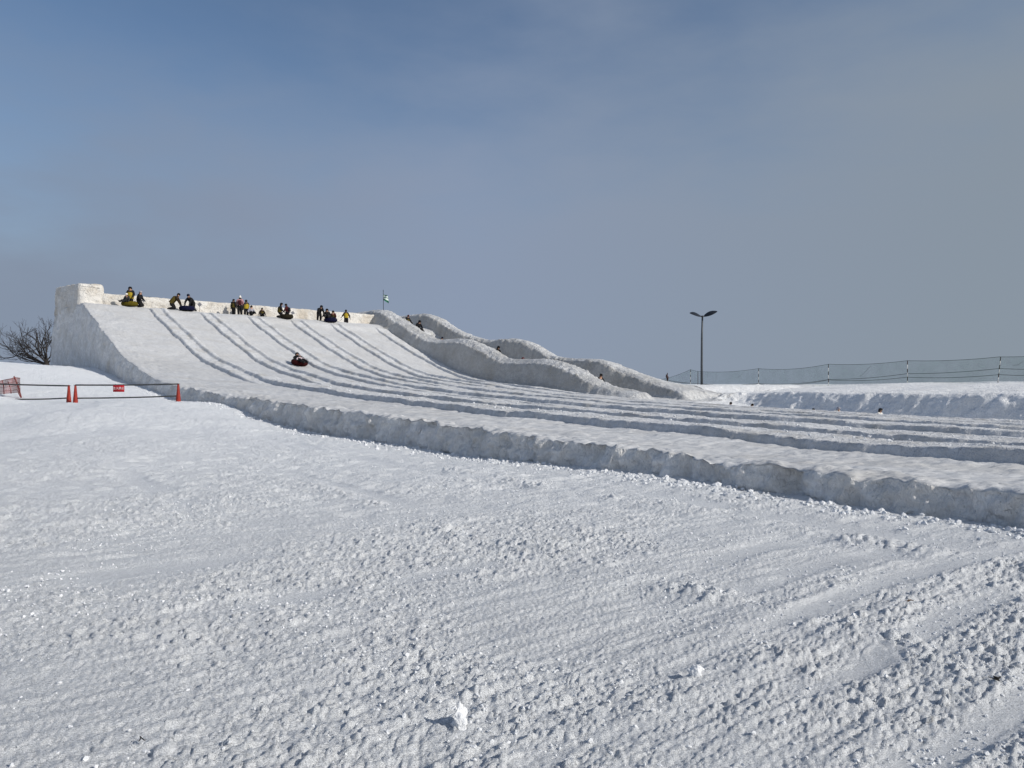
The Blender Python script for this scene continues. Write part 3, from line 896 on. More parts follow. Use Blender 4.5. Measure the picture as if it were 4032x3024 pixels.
debris(2.80, 5.42, 0.03, -0.3, 5, 'small brown twig on a smooth strip of snow, right of centre', M_LEAF, 'twig')

# ------------------------------------------------------------------ barrier: cones, pipes, sign
M_CONE = plain('cone_red', (0.26, 0.024, 0.014), 0.5, var=0.3, scale=9)
M_PIPE = plain('dark_pipe', (0.045, 0.047, 0.05), 0.5, var=0.3)
M_SIGN = plain('sign_red', (0.42, 0.012, 0.02), 0.45, var=0.12)
M_PRINT = plain('sign_white', (0.80, 0.80, 0.80), 0.5, var=0.04)
def traffic_cone(px, Y, label):
    x = (px - 2016) / 3028 * Y
    z = ground_z(x, Y) - 0.03
    root = empty('traffic_cone', (x, Y, z)); tag(root, label, 'traffic cone', 'cones holding the pipe barrier')
    m = MB()
    m.lathe([(0.098, -0.02), (0.092, 0.07), (0.082, 0.2), (0.062, 0.42), (0.046, 0.62), (0.040, 0.70), (0.032, 0.735), (0.008, 0.74)], 22)
    m.build('cone_body', M_CONE, root)
    m = MB(); m.box((0, 0, -0.03), (0.15, 0.15, 0.022), bev=0.012); m.build('cone_base', M_CONE, root)
    return x, Y, z
C1 = traffic_cone(271, 31.2, 'red cone at the right end of the left barrier pipes')
C2 = traffic_cone(297, 30.6, 'red cone at the left end of the pipes with the red sign')
C3 = traffic_cone(702, 31.2, 'orange red cone at the far right of the barrier beside the snow wall')
def pipe(p, q, r, label):
    p, q = np.array(p), np.array(q)
    c = (p + q) / 2
    m = MB(); n = 14
    k = np.linspace(0, 1, n)[:, None]
    pts = p + (q - p) * k - c; pts[:, 2] -= 0.02 * np.sin(np.pi * k[:, 0])
    m.tube(pts, r, 9)
    for e, sg in ((p - c, 1), (q - c, -1)):
        # a ring at each end, over the cone
        th = np.linspace(0, 2 * np.pi, 15)
        R_ = 0.06
        ring = np.stack([e[0] + R_ * np.cos(th), e[1] + R_ * np.sin(th), e[2] + 0 * th], -1)
        m.tube(ring, 0.011, 6, caps=False)
    o = m.build('barrier_pipe', M_PIPE); o.location = c
    return tag(o, label, 'barrier pipe', 'pipes of the cone barrier')
def zat(py, Y): return 1.6 + (1512 - py) / 3028 * Y
pipe((-22.6, 30.9, zat(1504, 30.9)), (C1[0], C1[1] , zat(1519, C1[1])), 0.030, 'upper dark pipe of the left barrier, passing in front of the red net')
pipe((-19.95, 30.9, zat(1572, 30.9)), (C1[0], C1[1], zat(1567, C1[1])), 0.028, 'lower dark pipe of the left barrier, its end in the snow')
pipe((C2[0], C2[1], zat(1516, C2[1])), (C3[0], C3[1], zat(1512, C3[1])), 0.030, 'upper dark pipe that carries the red sign')
pipe((C2[0], C2[1], zat(1568, C2[1])), (C3[0], C3[1], zat(1559, C3[1])), 0.028, 'lower dark pipe under the red sign')

def text_mesh(txt, size, mat, parent, name='lettering'):
    cu = bpy.data.curves.new(name, 'FONT'); cu.body = txt; cu.size = size; cu.align_x = 'CENTER'; cu.align_y = 'CENTER'; cu.extrude = 0.002
    tmp = bpy.data.objects.new(name, cu); COL.objects.link(tmp)
    bpy.context.view_layer.update()
    me = bpy.data.meshes.new_from_object(tmp.evaluated_get(bpy.context.evaluated_depsgraph_get()))
    bpy.data.objects.remove(tmp, do_unlink=True)
    me.materials.clear(); me.materials.append(mat)
    return link(bpy.data.objects.new(name, me), parent)
def red_sign():
    Y = 30.62
    cx = (471 - 2016) / 3028 * Y; w = 44 / 3028 * Y / 2; z0, z1 = zat(1543, Y), zat(1517, Y)
    root = empty('hanging_sign', (cx, Y - 0.07, z0)); tag(root, 'red no entry sign with white characters hanging from the upper pipe', 'sign')
    m = MB(); m.box((0, 0, (z1 - z0) / 2), (w, 0.009, (z1 - z0) / 2), bev=0.006); m.build('sign_board', M_SIGN, root)
    t = text_mesh('立入禁止', 0.112, M_PRINT, root); t.rotation_euler = (R(90), 0, 0); t.location = (0, -0.013, (z1 - z0) * 0.53)
    for dx in (-0.7, 0.7):
        m = MB(); m.tube([(dx * w, 0, z1 - z0 - 0.02), (dx * w, 0.0, z1 - z0 + 0.03), (dx * w, 0.09, z1 - z0 + 0.045)], 0.006, 6)
        m.build('hanger', M_PIPE, root)
red_sign()

# red plastic netting with slanting stakes on the far left
M_REDNET = net_mat('red_netting', (0.50, 0.09, 0.08), 0.42, 3.0)
M_STAKE = plain('dark_stake', (0.16, 0.04, 0.035), 0.8)
def red_net():
    Y = 33.0
    P = lambda px, py, dy=0: np.array(at(px, py, Y + dy))
    x0, y0, _ = P(40, 1540)
    o0 = np.array([x0, y0, land(x0, y0) + 0.0])
    root = empty('red_net_fence', tuple(o0)); tag(root, 'torn red plastic net on leaning stakes at the left edge', 'net fence')
    top = [(-120, 1488), (-60, 1492), (0, 1500), (25, 1494), (45, 1491), (56, 1486), (79, 1489)]
    bot = [(-120, 1556), (-60, 1556), (0, 1550), (25, 1549), (50, 1547), (70, 1545), (82, 1568)]
    nu, nv = 60, 12
    ti = np.linspace(0, 1, nu); tx = np.linspace(0, 1, len(top))
    T = np.stack([np.interp(ti, tx, [p[0] for p in top]), np.interp(ti, tx, [p[1] for p in top])], -1)
    B = np.stack([np.interp(ti, tx, [p[0] for p in bot]), np.interp(ti, tx, [p[1] for p in bot])], -1)
    V = []
    for k in np.linspace(0, 1, nv):
        q = T * (1 - k) + B * k
        V.append(np.array([P(a, b, 0.12 * math.sin(a * 0.11 + 3 * k)) for a, b in q]) - o0)
    V = np.stack(V, 0)
    mesh_np('netting', V.reshape(-1, 3), grid_faces(nv, nu), M_REDNET, root)
    m = MB()
    for k in (0, 3, 6, 9, 11): m.tube(V[k], 0.008 if k else 0.014, 5)
    for j in range(0, nu, 2): m.tube(V[:, j], 0.007, 5)
    m.build('net_cord', M_STAKE, root)
    for a, b, r_ in (((55, 1481), (84, 1566), 0.026), ((9, 1498), (16, 1552), 0.02), ((-70, 1484), (-62, 1556), 0.024), ((30, 1500), (44, 1550), 0.014)):
        m = MB(); m.tube([P(*a) - o0, (P(*a) + P(*b)) / 2 - o0 + np.array([0.03, 0, 0]), P(*b) - o0], [r_ * 0.9, r_, r_ * 1.1], 7)
        m.build('stake', M_STAKE, root)
red_net()

# ------------------------------------------------------------------ bare tree beside the tower
M_BARK = plain('bare_bark', (0.030, 0.026, 0.024), 0.9, var=0.35, scale=3)
def bare_tree():
    bx, by = (186 - 2016) / 3028 * 84.0, 84.0
    bz = 1.6 + (1512 - 1440) / 3028 * 84.0
    root = empty('bare_tree', (bx, by, bz)); tag(root, 'leafless spreading tree beside the left end of the snow tower', 'tree')
    m = MB()
    m.tube([(0.05, 0, -1.3), (0, 0, -0.4), (-0.05, 0, 0.15), (-0.12, 0.02, 0.6)], [0.36, 0.30, 0.27, 0.20], 10); m.build('trunk', M_BARK, root)
    r = np.random.default_rng(42)
    tw = MB()
    count = [0]
    def grow(p, d, L, rad, depth, bend):
        n = 5; pts = [p.copy()]
        for i in range(n):
            d = d + r.normal(0, 0.10, 3) + bend * 0.07 + np.array([0, 0, 0.035]); d /= np.linalg.norm(d)
            p = p + d * L / n; pts.append(p.copy())
        tw.tube(pts, np.linspace(rad, rad * 0.55 if depth else 0.008, n + 1), 6 if rad > 0.05 else 4, caps=False); count[0] += 1
        if depth == 0: return
        kids = 3 if depth >= 3 else 2 + (r.random() < 0.6)
        for i in range(kids + (r.random() < 0.5)):
            k = r.integers(2, n + 1) if i else n
            q = pts[k]; dd = d + r.normal(0, 0.42, 3) * np.array([1, 0.8, 0.8]); dd /= np.linalg.norm(dd)
            grow(q, dd, L * r.uniform(0.5, 0.78), rad * (0.55 if i else 0.6), depth - 1, bend)
    limbs = [(-160, 5, 5.2), (-168, 12, 4.6), (-165, 19, 4.6), (-150, 26, 3.2), (-140, 36, 2.9), (-132, 44, 3.1), (-122, 56, 2.8), (-112, 66, 2.7), (-100, 76, 2.9), (-92, 82, 3.0), (-82, 78, 2.4), (-60, 62, 2.4), (-40, 48, 2.6), (-20, 35, 2.6)]
    for i, (sx, el, L) in enumerate(limbs):
        e = R(el); sgn = -1 if sx < -90 else 1
        d = np.array([sgn * math.cos(e), r.uniform(-0.45, 0.45), math.sin(e)]); d /= np.linalg.norm(d)
        grow(np.array([-0.06 + 0.03 * sgn, 0, 0.1 + 0.045 * i % 0.5]), d, L * (0.70 if sgn < 0 else 0.5), 0.085, 4 if L > 2.95 else 3, np.array([0, 0, 0.4]))
    tw.build('bare_branches', M_BARK, root)
bare_tree()

# ------------------------------------------------------------------ lamp post
M_POLE = plain('pole_grey', (0.07, 0.077, 0.085), 0.5, metal=0.2, var=0.12)
M_LAMP = plain('lamp_black', (0.02, 0.022, 0.026), 0.45, var=0.2)
M_LENS = plain('lamp_lens', (0.62, 0.64, 0.66), 0.25, var=0.05)
def lamp_post():
    Y = 94.0
    bx, _, _ = at(2763, 1516, Y); bz = zat(1517, Y); top = zat(1246, Y)
    H = top - bz
    root = empty('street_lamp', (bx, Y, bz)); tag(root, 'tall grey lamp post with two black leaf shaped lamp heads', 'street lamp')
    m = MB(); m.tube([(0, 0, -0.5), (0, 0, H * 0.3), (0.02, 0, H * 0.7), (0.09, 0, H)], [0.155, 0.14, 0.12, 0.10], 14)
    m.lathe([(0.24, -0.3), (0.24, 0.02), (0.20, 0.06)], 14); m.build('pole', M_POLE, root)
    m = MB(); m.tube([(0.09, 0, H - 0.12), (0.09, 0, H + 0.10)], [0.13, 0.11], 12); m.tube([(-0.25, 0, H + 0.08), (0.09, 0, H - 0.02), (0.42, 0, H + 0.08)], 0.06, 8)
    m.build('bracket', M_LAMP, root)
    for sgn, tilt, L in ((-1, 10, 1.55), (1, 17, 1.68)):
        n, k = 15, 9
        V = []
        u = np.linspace(0, 1, n); wdt = 0.50 * np.sin(np.pi * np.clip(u * 0.93 + 0.05, 0, 1)) ** 0.8 + 0.03
        for side in (0.07, -0.05):
            for q in np.linspace(-1, 1, k):
                V.append(np.stack([u * L, wdt * q, side * (1 - q * q * 0.75) * np.sin(np.pi * np.clip(u * 0.9 + 0.08, 0, 1)) + 0.13 * np.sin(np.pi * u * 0.75)], -1))
        V = np.array(V)
        a = R(tilt); c_, s_ = math.cos(a), math.sin(a)
        Rm = np.array([[sgn * c_, 0, -sgn * s_], [0, 1, 0], [s_, 0, c_]])
        roll = R(32); Rr = np.array([[1, 0, 0], [0, math.cos(roll), -math.sin(roll)], [0, math.sin(roll), math.cos(roll)]])
        Rm = Rm @ (Rr if sgn > 0 else Rr)
        yaw = R(-12 * sgn); Ry = np.array([[math.cos(yaw), -math.sin(yaw), 0], [math.sin(yaw), math.cos(yaw), 0], [0, 0, 1]])
        off = np.array([0.09 + sgn * 0.17, 0, H + 0.02])
        m = MB()
        for half in (V[:k], V[k:]):
            m.add(half.reshape(-1, 3) @ Rm.T @ Ry.T + off, grid_faces(k, n))
        for j in (0, k - 1):
            E = np.stack([V[j], V[k + j]]); m.add(E.reshape(-1, 3) @ Rm.T @ Ry.T + off, grid_faces(2, n))
        hd = m.build('lamp_head', M_LAMP, root)
        m = MB()
        th = np.linspace(0, 2 * np.pi, 24, endpoint=False)
        ring = np.stack([L * 0.60 + 0.36 * np.cos(th), 0.24 * np.sin(th), -0.055 + 0.13 * np.sin(np.pi * (0.6 + 0.26 * np.cos(th)) * 0.75)], -1)
        cen = ring.mean(0, keepdims=True); m.add(np.concatenate([ring, cen]) @ Rm.T @ Ry.T + off, np.array([[i, (i + 1) % 24, 24] for i in range(24)]))
        m.build('lens', M_LENS, hd)
lamp_post()

# ------------------------------------------------------------------ green net fence on the plateau
M_NET = net_mat('green_netting', (0.05, 0.16, 0.10), 0.21, 0.8)
M_ROPE = plain('dark_rope', (0.035, 0.05, 0.04), 0.9)
M_POST_R = plain('post_dark_band', (0.05, 0.028, 0.025), 0.7)
M_POST_W = plain('post_white_band', (0.72, 0.71, 0.69), 0.6, var=0.1)
def side_z(x, y):
    s, t = to_st(x, y)
    if s > 59: return float(ground_base(np.array(x), np.array(y)))
    return float(right_side(np.array([float(s)]), np.array([float(t)]))[0])
def green_fence():
    # (px, top py, base py, distance, lower rope py, second lower rope py, banded)
    P = [(2455, 1512, 1530, 99, 1516, 1516), (2628, 1489, 1500, 98.0, 1496, 1499), (2719, 1455, 1514, 96, 1509, 1509), (2748, 1462, 1512, 95.0, 1510, 1510), (2987, 1451, 1516, 84, 1510, 1512),
         (3262, 1434, 1519, 70, 1494, 1496), (3573, 1420, 1514, 63, 1471, 1485), (3934, 1405, 1500, 58, 1451, 1475), (4330, 1384, 1494, 54, 1448, 1470)]
    bx, by = at(3262, 0, 70)[:2]
    root = empty('green_net_fence', (bx, by, zat(1519, 70))); tag(root, 'long sagging green net fence on banded posts along the snow bank', 'net fence')
    o0 = np.array(root.location)
    A = lambda px, py, Y: np.array(at(px, py, Y)) - o0
    for i, (px, tp, bp, Y, l1, l2) in enumerate(P):
        if i == 0: continue
        top, base = A(px + (6 if px == 3934 else 0), tp, Y), A(px - (6 if px == 3934 else 0), bp, Y)
        base = base - np.array([0, 0, 0.35])
        if i == 1:                                   # a short dark stake with a bundle tied to it
            m = MB(); q = A(px, 1468, Y); m.tube([base, q], [0.07, 0.05], 8)
            m.tube([A(px - 1, 1488, Y), A(px - 3, 1478, Y), A(px - 5, 1474, Y)], [0.13, 0.12, 0.03], 8); m.tube([A(px, 1497, Y), A(px + 1, 1482, Y)], [0.11, 0.13], 8)
            m.tube([A(px - 2, 1482, Y), A(px - 8, 1485, Y)], [0.05, 0.02], 6)
            m.build('short_stake', M_POST_R, root); continue
        m = MB(); nb = 2 if i == 3 else 7
        for k in range(nb):
            a, b = base + (top - base) * k / nb, base + (top - base) * (k + 1) / nb
            m.tube([a, b], 0.032, 8, mi=(k % 2 == 1) * (i != 3))
        m.build('post', [M_POST_R, M_POST_W], root)
    def rope(pts, sag, rad, name='rope'):
        V = []
        for (p, q) in zip(pts[:-1], pts[1:]):
            k = np.linspace(0, 1, 22)
            seg = p + (q - p) * k[:, None]; L = np.linalg.norm(q - p)
            seg[:, 2] -= sag * L * 4 * k * (1 - k)
            V.append(seg if p is pts[0] else seg[1:])
        V = np.concatenate(V); m = MB(); m.tube(V, rad, 5); m.build(name, M_ROPE, root); return V
    topR = rope([A(p[0], p[1], p[3]) for p in P], 0.018, 0.016)
    lowR = rope([A(p[0], p[4], p[3]) for p in P], 0.016, 0.017)
    low2 = rope([A(p[0], p[5], p[3]) for p in P], 0.02, 0.017)
    W = []
    bot = lowR.copy()
    gz = np.array([side_z(x + o0[0], y + o0[1]) for x, y, z in lowR]) - o0[2]
    bot[:, 2] = np.minimum(gz - 0.05, lowR[:, 2] - 0.05)
    for k in np.linspace(0, 1, 10):
        q = topR * (1 - k) + bot * k
        q[:, 1] += 0.10 * np.sin(np.arange(len(q)) * 0.7 + k * 5)
        W.append(q)
    W = np.stack(W); mesh_np('netting', W.reshape(-1, 3), grid_faces(*W.shape[:2]), M_NET, root)
    for px, py, qx, qy, Y in ((2930, 1463, 2900, 1492, 88), (3430, 1440, 3385, 1485, 66), (4030, 1425, 3990, 1442, 57)):
        k = np.linspace(0, 1, 10); pts = A(px, py, Y) + (A(qx, qy, Y) - A(px, py, Y)) * k[:, None] + 0.05 * np.sin(k * 9)[:, None]
        m = MB(); m.tube(pts, 0.008, 4); m.build('loose_cord', M_ROPE, root)
green_fence()

# ------------------------------------------------------------------ flag on the wavy slide
M_FG = plain('flag_green', (0.02, 0.13, 0.075), 0.8, var=0.15)
M_FW = plain('flag_white', (0.68, 0.76, 0.72), 0.8, var=0.06)
def flag():
    s, t = 28.95, -2.3
    x, y = to_xy(s, t); z = float(right_side(np.array([s]), np.array([t]))[0])
    px = 1509.5; x = (px - 2016) / 3028 * y
    H = zat(1141, y) - z
    root = empty('flag_pole', (x, y, z)); tag(root, 'thin pole with a green and white striped flag on the wavy slide', 'flag')
    m = MB(); m.tube([(0, 0, -0.4), (0.0, 0, H * 0.5), (-0.015, 0, H)], [0.030, 0.027, 0.022], 8)
    for k in (0.72, 0.8, 0.9, 0.95): m.tube([(-0.05, 0, H * k), (0.03, 0.01, H * k + 0.03)], 0.02, 6)
    m.build('pole', M_LAMP, root)
    nu, nv = 16, 22
    U, Vv = np.meshgrid(np.linspace(0, 1, nu), np.linspace(0, 1, nv))
    X = 0.03 + 0.42 * U + 0.13 * Vv * U
    Z = H * 0.765 - 0.60 * Vv - 0.28 * U * (0.25 + Vv ** 1.6)
    Yv = 0.09 * np.sin(U * 5 + Vv * 4)
    V = np.stack([X, Yv, Z], -1).reshape(-1, 3)
    F = grid_faces(nv, nu)
    mid = (np.repeat(np.arange(nv - 1), nu - 1) + 0.5) / (nv - 1)
    green = (mid < 0.12) | ((mid > 0.38) & (mid < 0.5)) | (mid > 0.72)
    o = mesh_np('flag_cloth', V, F, [M_FW, M_FG], root, True, green.astype(int))
flag()

# ------------------------------------------------------------------ snow tubes and people
M_SKIN = plain('skin', (0.42, 0.25, 0.18), 0.6, var=0.1)
M_HAIR = plain('dark_hair', (0.015, 0.012, 0.011), 0.7)
M_EYE = plain('eye_dark', (0.01, 0.01, 0.01), 0.3)
M_BOOT = plain('boot_black', (0.014, 0.013, 0.013), 0.6)
CLOTH = {}
def cloth(name, col):
    if name not in CLOTH: CLOTH[name] = plain(name, col, 0.85, var=0.3, scale=7, spec=0.15, bump=0.01)
    return CLOTH[name]
K_BLACK = cloth('black_cloth', (0.012, 0.012, 0.014)); K_NAVY = cloth('navy_cloth', (0.012, 0.015, 0.03)); K_DARK = cloth('charcoal_cloth', (0.03, 0.03, 0.032))
K_YEL = cloth('yellow_vest_cloth', (0.33, 0.24, 0.025)); K_OLV = cloth('olive_yellow_cloth', (0.075, 0.057, 0.013)); K_MAROON = cloth('maroon_cloth', (0.06, 0.012, 0.015))
K_PINK = cloth('dusty_pink_cloth', (0.36, 0.20, 0.22)); K_WHITE = cloth('white_knit', (0.70, 0.68, 0.64)); K_GREY = cloth('grey_cloth', (0.30, 0.30, 0.34)); K_RED = cloth('red_cloth', (0.10, 0.008, 0.008))
K_BROWN = cloth('brown_cloth', (0.022, 0.014, 0.008)); K_PALE = cloth('pale_pink_cloth', (0.55, 0.46, 0.48))

def pose(kind, r):
    """joints of a 1.7 m figure facing +Y, in metres above what carries it"""
    J = {}
    def put(**k):
        for a, b in k.items(): J[a] = np.array(b, float)
    if kind in ('stand', 'reach'):
        put(pelvis=(0, 0, .92), waist=(0, .01, 1.08), chest=(0, .02, 1.28), neck=(0, .02, 1.46))
        up, fw = np.array([0, .08, 1.0]), np.array([0, 1, 0])
        for sd, n in ((-1, 'l'), (1, 'r')):
            put(**{n + 'sh': (sd * .18, .01, 1.40), n + 'el': (sd * .27, .02 + r.uniform(-.03, .08), 1.14), n + 'wr': (sd * .25, .12, .92),
                   n + 'hip': (sd * .10, 0, .88), n + 'kn': (sd * .11, .03, .48), n + 'an': (sd * .11, -.01, .09), n + 'to': (sd * .13, .16, .05)})
        if kind == 'reach': put(lwr=(-.42, .10, .98), lel=(-.34, .02, 1.18), rwr=(.40, .02, .90), rel=(.33, 0, 1.15))
    elif kind == 'bend':
        put(pelvis=(0, -.16, .84), waist=(0, -.02, .98), chest=(0, .20, 1.10), neck=(0, .36, 1.17))
        for sd, n in ((-1, 'l'), (1, 'r')):
            put(**{n + 'sh': (sd * .19, .30, 1.12), n + 'el': (sd * .24, .40, .82), n + 'wr': (sd * .2, .50, .54),
                   n + 'hip': (sd * .10, -.16, .80), n + 'kn': (sd * .13, -.01, .45), n + 'an': (sd * .14, -.12, .09), n + 'to': (sd * .15, .05, .05)})
    elif kind == 'push':
        put(pelvis=(0, -.30, .52), waist=(0, -.18, .70), chest=(0, .02, .90), neck=(0, .16, 1.04))
        for sd, n in ((-1, 'l'), (1, 'r')):
            put(**{n + 'sh': (sd * .19, .10, .95), n + 'el': (sd * .22, .30, .68), n + 'wr': (sd * .19, .42, .38),
                   n + 'hip': (sd * .10, -.30, .48), n + 'kn': (sd * .15, -.02, .14), n + 'an': (sd * .14, -.42, .10), n + 'to': (sd * .14, -.55, .05)})
    elif kind == 'kneel':
        put(pelvis=(0, -.06, .46), waist=(0, -.05, .62), chest=(0, 0, .84), neck=(0, .04, 1.02))
        for sd, n in ((-1, 'l'), (1, 'r')):
            put(**{n + 'sh': (sd * .18, .02, .96), n + 'el': (sd * .25, .10, .70), n + 'wr': (sd * .20, .26, .58),
                   n + 'hip': (sd * .10, -.06, .42), n + 'kn': (sd * .13, .26, .12), n + 'an': (sd * .13, -.20, .10), n + 'to': (sd * .13, -.34, .06)})
    elif kind == 'lie':
        put(pelvis=(0, -.02, .13), waist=(0, -.18, .17), chest=(0, -.38, .24), neck=(0, -.55, .32))
        for sd, n in ((-1, 'l'), (1, 'r')):
            put(**{n + 'sh': (sd * .18, -.48, .27), n + 'el': (sd * .32, -.26, .22), n + 'wr': (sd * .34, -.04, .20),
                   n + 'hip': (sd * .10, 0, .13), n + 'kn': (sd * .14, .40, .22), n + 'an': (sd * .14, .78, .12), n + 'to': (sd * .15, .85, .26)})
    else:   # sit
        put(pelvis=(0, -.04, .14), waist=(0, -.10, .30), chest=(0, -.13, .50), neck=(0, -.09, .68))
        for sd, n in ((-1, 'l'), (1, 'r')):
            put(**{n + 'sh': (sd * .18, -.11, .62), n + 'el': (sd * .30, -.02, .38), n + 'wr': (sd * .34, .16, .24),
                   n + 'hip': (sd * .10, -.02, .13), n + 'kn': (sd * .15, .36, .30), n + 'an': (sd * .14, .72, .12), n + 'to': (sd * .15, .80, .27)})
    nk = J['neck']; d = nk - J['chest']; d /= np.linalg.norm(d)
    d = d * (0.55 if kind in ('bend', 'push') else 0.8) + np.array([0, 0.15, 0.55]); d /= np.linalg.norm(d)
    J['jaw'] = nk + d * .09 + np.array([0, .02, 0]); J['crown'] = nk + d * .21 + np.array([0, .01, 0])
    J['hd'] = d
    return J

EDGES = [('pelvis', 'waist'), ('waist', 'chest'), ('chest', 'neck'), ('neck', 'jaw'), ('jaw', 'crown')]
for n_ in 'lr':
    EDGES += [('chest', n_ + 'sh'), (n_ + 'sh', n_ + 'el'), (n_ + 'el', n_ + 'wr'), ('pelvis', n_ + 'hip'), (n_ + 'hip', n_ + 'kn'), (n_ + 'kn', n_ + 'an'), (n_ + 'an', n_ + 'to')]
RAD = dict(pelvis=.155, waist=.145, chest=.165, neck=.062, jaw=.088, crown=.098, sh=.085, el=.062, wr=.045, hip=.105, kn=.082, an=.062, to=.050)
PART = dict(neck='skin', jaw='skin', crown='skin')

def person(kind, loc, yaw, scale, label, top=K_BLACK, legs=K_BLACK, vest=None, hat=K_BLACK, hood=False, pom=None, pack=None, seed=0, lean=None, skirt=False, group='people on the slide'):
    r = np.random.default_rng(seed + 50)
    J = pose(kind, r)
    names = [k for k in J if k != 'hd']
    for k in names:
        if k not in ('pelvis',): J[k] = J[k] + r.normal(0, 0.012, 3)
    bm = bmesh.new(); vs = {k: bm.verts.new(J[k]) for k in names}
    bm.verts.ensure_lookup_table()
    for a, b in EDGES: bm.edges.new((vs[a], vs[b]))
    me = bpy.data.meshes.new('person'); bm.to_mesh(me); bm.free()
    tmp = bpy.data.objects.new('person_rig', me); COL.objects.link(tmp)
    md = tmp.modifiers.new('skin', 'SKIN'); md.use_smooth_shade = True
    for i, k in enumerate(names):
        base = k if k in RAD else k[1:]
        rr = RAD[base] * (1.42 if base in ('chest', 'waist', 'pelvis', 'sh', 'el', 'hip', 'kn', 'an') else 1.05)
        me.skin_vertices[0].data[i].radius = (rr, rr * (0.8 if base in ('chest', 'waist', 'pelvis') else 1))
        me.skin_vertices[0].data[i].use_root = (k == 'pelvis')
    sb = tmp.modifiers.new('sub', 'SUBSURF'); sb.levels = 1; sb.render_levels = 1
    bpy.context.view_layer.update()
    ev = bpy.data.meshes.new_from_object(tmp.evaluated_get(bpy.context.evaluated_depsgraph_get()))
    bpy.data.objects.remove(tmp, do_unlink=True)
    n = len(ev.vertices); V = np.zeros(n * 3, np.float32); ev.vertices.foreach_get('co', V); V = V.reshape(-1, 3)
    F4 = np.array([list(p.vertices) for p in ev.polygons if len(p.vertices) == 4]); F3 = np.array([list(p.vertices) for p in ev.polygons if len(p.vertices) == 3]).reshape(-1, 3)
    def region(C):
        best = np.full(len(C), 9.0); reg = np.zeros(len(C), int)
        for a, b in EDGES:
            A, B = J[a], J[b]; ab = B - A
            t = np.clip(((C - A) @ ab) / (ab @ ab), 0, 1); dd = np.linalg.norm(C - A - t[:, None] * ab, axis=1)
            m = 2 if b in ('jaw', 'crown') else (0 if (b[1:] in ('sh', 'el', 'wr') or b in ('waist', 'chest', 'neck')) else (3 if b[1:] == 'to' else 1))
            mm = dd < best; best = np.where(mm, dd, best); reg = np.where(mm, m, reg)
        return reg
    b = MB(); b.add(V, F4); R4 = region(V[F4].mean(1))
    # nose, eyes and mouth, on the front of the head
    hd = J['hd']; fwd = np.array([0, 1, 0]) - hd * hd[1]; fwd /= np.linalg.norm(fwd); sd = np.cross(fwd, hd)
    hc = (J['jaw'] + J['crown']) / 2
    if len(F3): b.add(V, F3); 
    o = b.build('person', [top, legs, M_SKIN, M_BOOT, M_EYE])
    reg_all = np.concatenate([R4] + ([region(V[F3].mean(1))] if len(F3) else []))
    o.data.polygons.foreach_set('material_index', reg_all.astype(np.int32))
    def bit(name, Vb, mat):
        f = MB(); f.add(Vb, ICO1[1]); f.build(name, mat, o)
    bit('nose', ICO1[0] * np.array([.014, .018, .022]) + (hc + fwd * .112 - hd * .012), M_SKIN)
    for q in (-1, 1):
        bit('eye', ICO1[0] * .012 + (hc + fwd * .100 + sd * q * .034 + hd * .018), M_EYE)
        bit('ear', ICO1[0] * np.array([.012, .02, .03]) + (hc + sd * q * .105), M_SKIN)
    f = MB(); f.tube([hc + fwd * .098 - hd * .052 - sd * .024, hc + fwd * .106 - hd * .054, hc + fwd * .098 - hd * .052 + sd * .024], .006, 5); f.build('mouth', M_EYE, o)
    Bs = np.stack([sd, fwd, hd])           # rows are the head's axes
    def head_shell(prof, mat, name, wide=1.0):
        m = MB(); seg = 14; th = np.arange(seg) * 2 * np.pi / seg; P = []
        for rr, h, cut in prof:
            x, y = rr * wide * np.cos(th), rr * np.sin(th) * 1.08
            y = np.where(y > cut, cut, y)
            P.append(hc + np.stack([x, y, np.full(seg, h)], -1) @ Bs)
        m.add(np.concatenate(P), grid_faces(len(prof), seg, True)); return m.build(name, mat, o)
    if hood:
        head_shell([(.10, -.16, .02), (.125, -.09, .03), (.135, 0, .05), (.132, .07, .12), (.10, .13, .2), (.05, .155, .2), (.005, .16, .2)], hat, 'hood')
    elif hat is not None:
        h_ = head_shell([(.108, .015, .2), (.118, .03, .2), (.115, .07, .2), (.095, .12, .2), (.055, .15, .2), (.005, .162, .2)], hat, 'knit_hat')
        if pom is not None:
            m = MB(); m.add(ICO2[0] * .055 * (1 + 0.1 * r.normal(size=(len(ICO2[0]), 1))) + (hc + hd * .19), ICO2[1]); m.build('pom_pom', pom, h_)
        head_shell([(.098, -.10, .02), (.106, -.05, .02), (.108, 0, .01), (.107, .025, .05)], M_HAIR, 'hair')
    # gloves with palm, four fingers and a thumb
    for n2, q in (('l', -1), ('r', 1)):
        w, e = J[n2 + 'wr'], J[n2 + 'el']; ax = (w - e) / np.linalg.norm(w - e)
        sx = np.cross(ax, np.array([0, 0, 1.0])); sx = sx / (np.linalg.norm(sx) + 1e-6); nx = np.cross(sx, ax)
        m = MB(); m.tube([w - ax * .03, w + ax * .03, w + ax * .085], [.052, .048, .044], 8, sq=0.62)
        for k2, L in enumerate((.062, .072, .068, .052)):
            b0 = w + ax * .08 + sx * (k2 - 1.5) * .021
            m.tube([b0, b0 + ax * L * .55 + nx * .004, b0 + ax * L * .85 - nx * .022], [.0125, .012, .009], 6)
        b0 = w + ax * .02 + sx * q * .045
        m.tube([b0, b0 + ax * .035 + sx * q * .018, b0 + ax * .062 + sx * q * .012 - nx * .01], [.015, .014, .010], 6)
        m.build('glove', K_DARK, o)
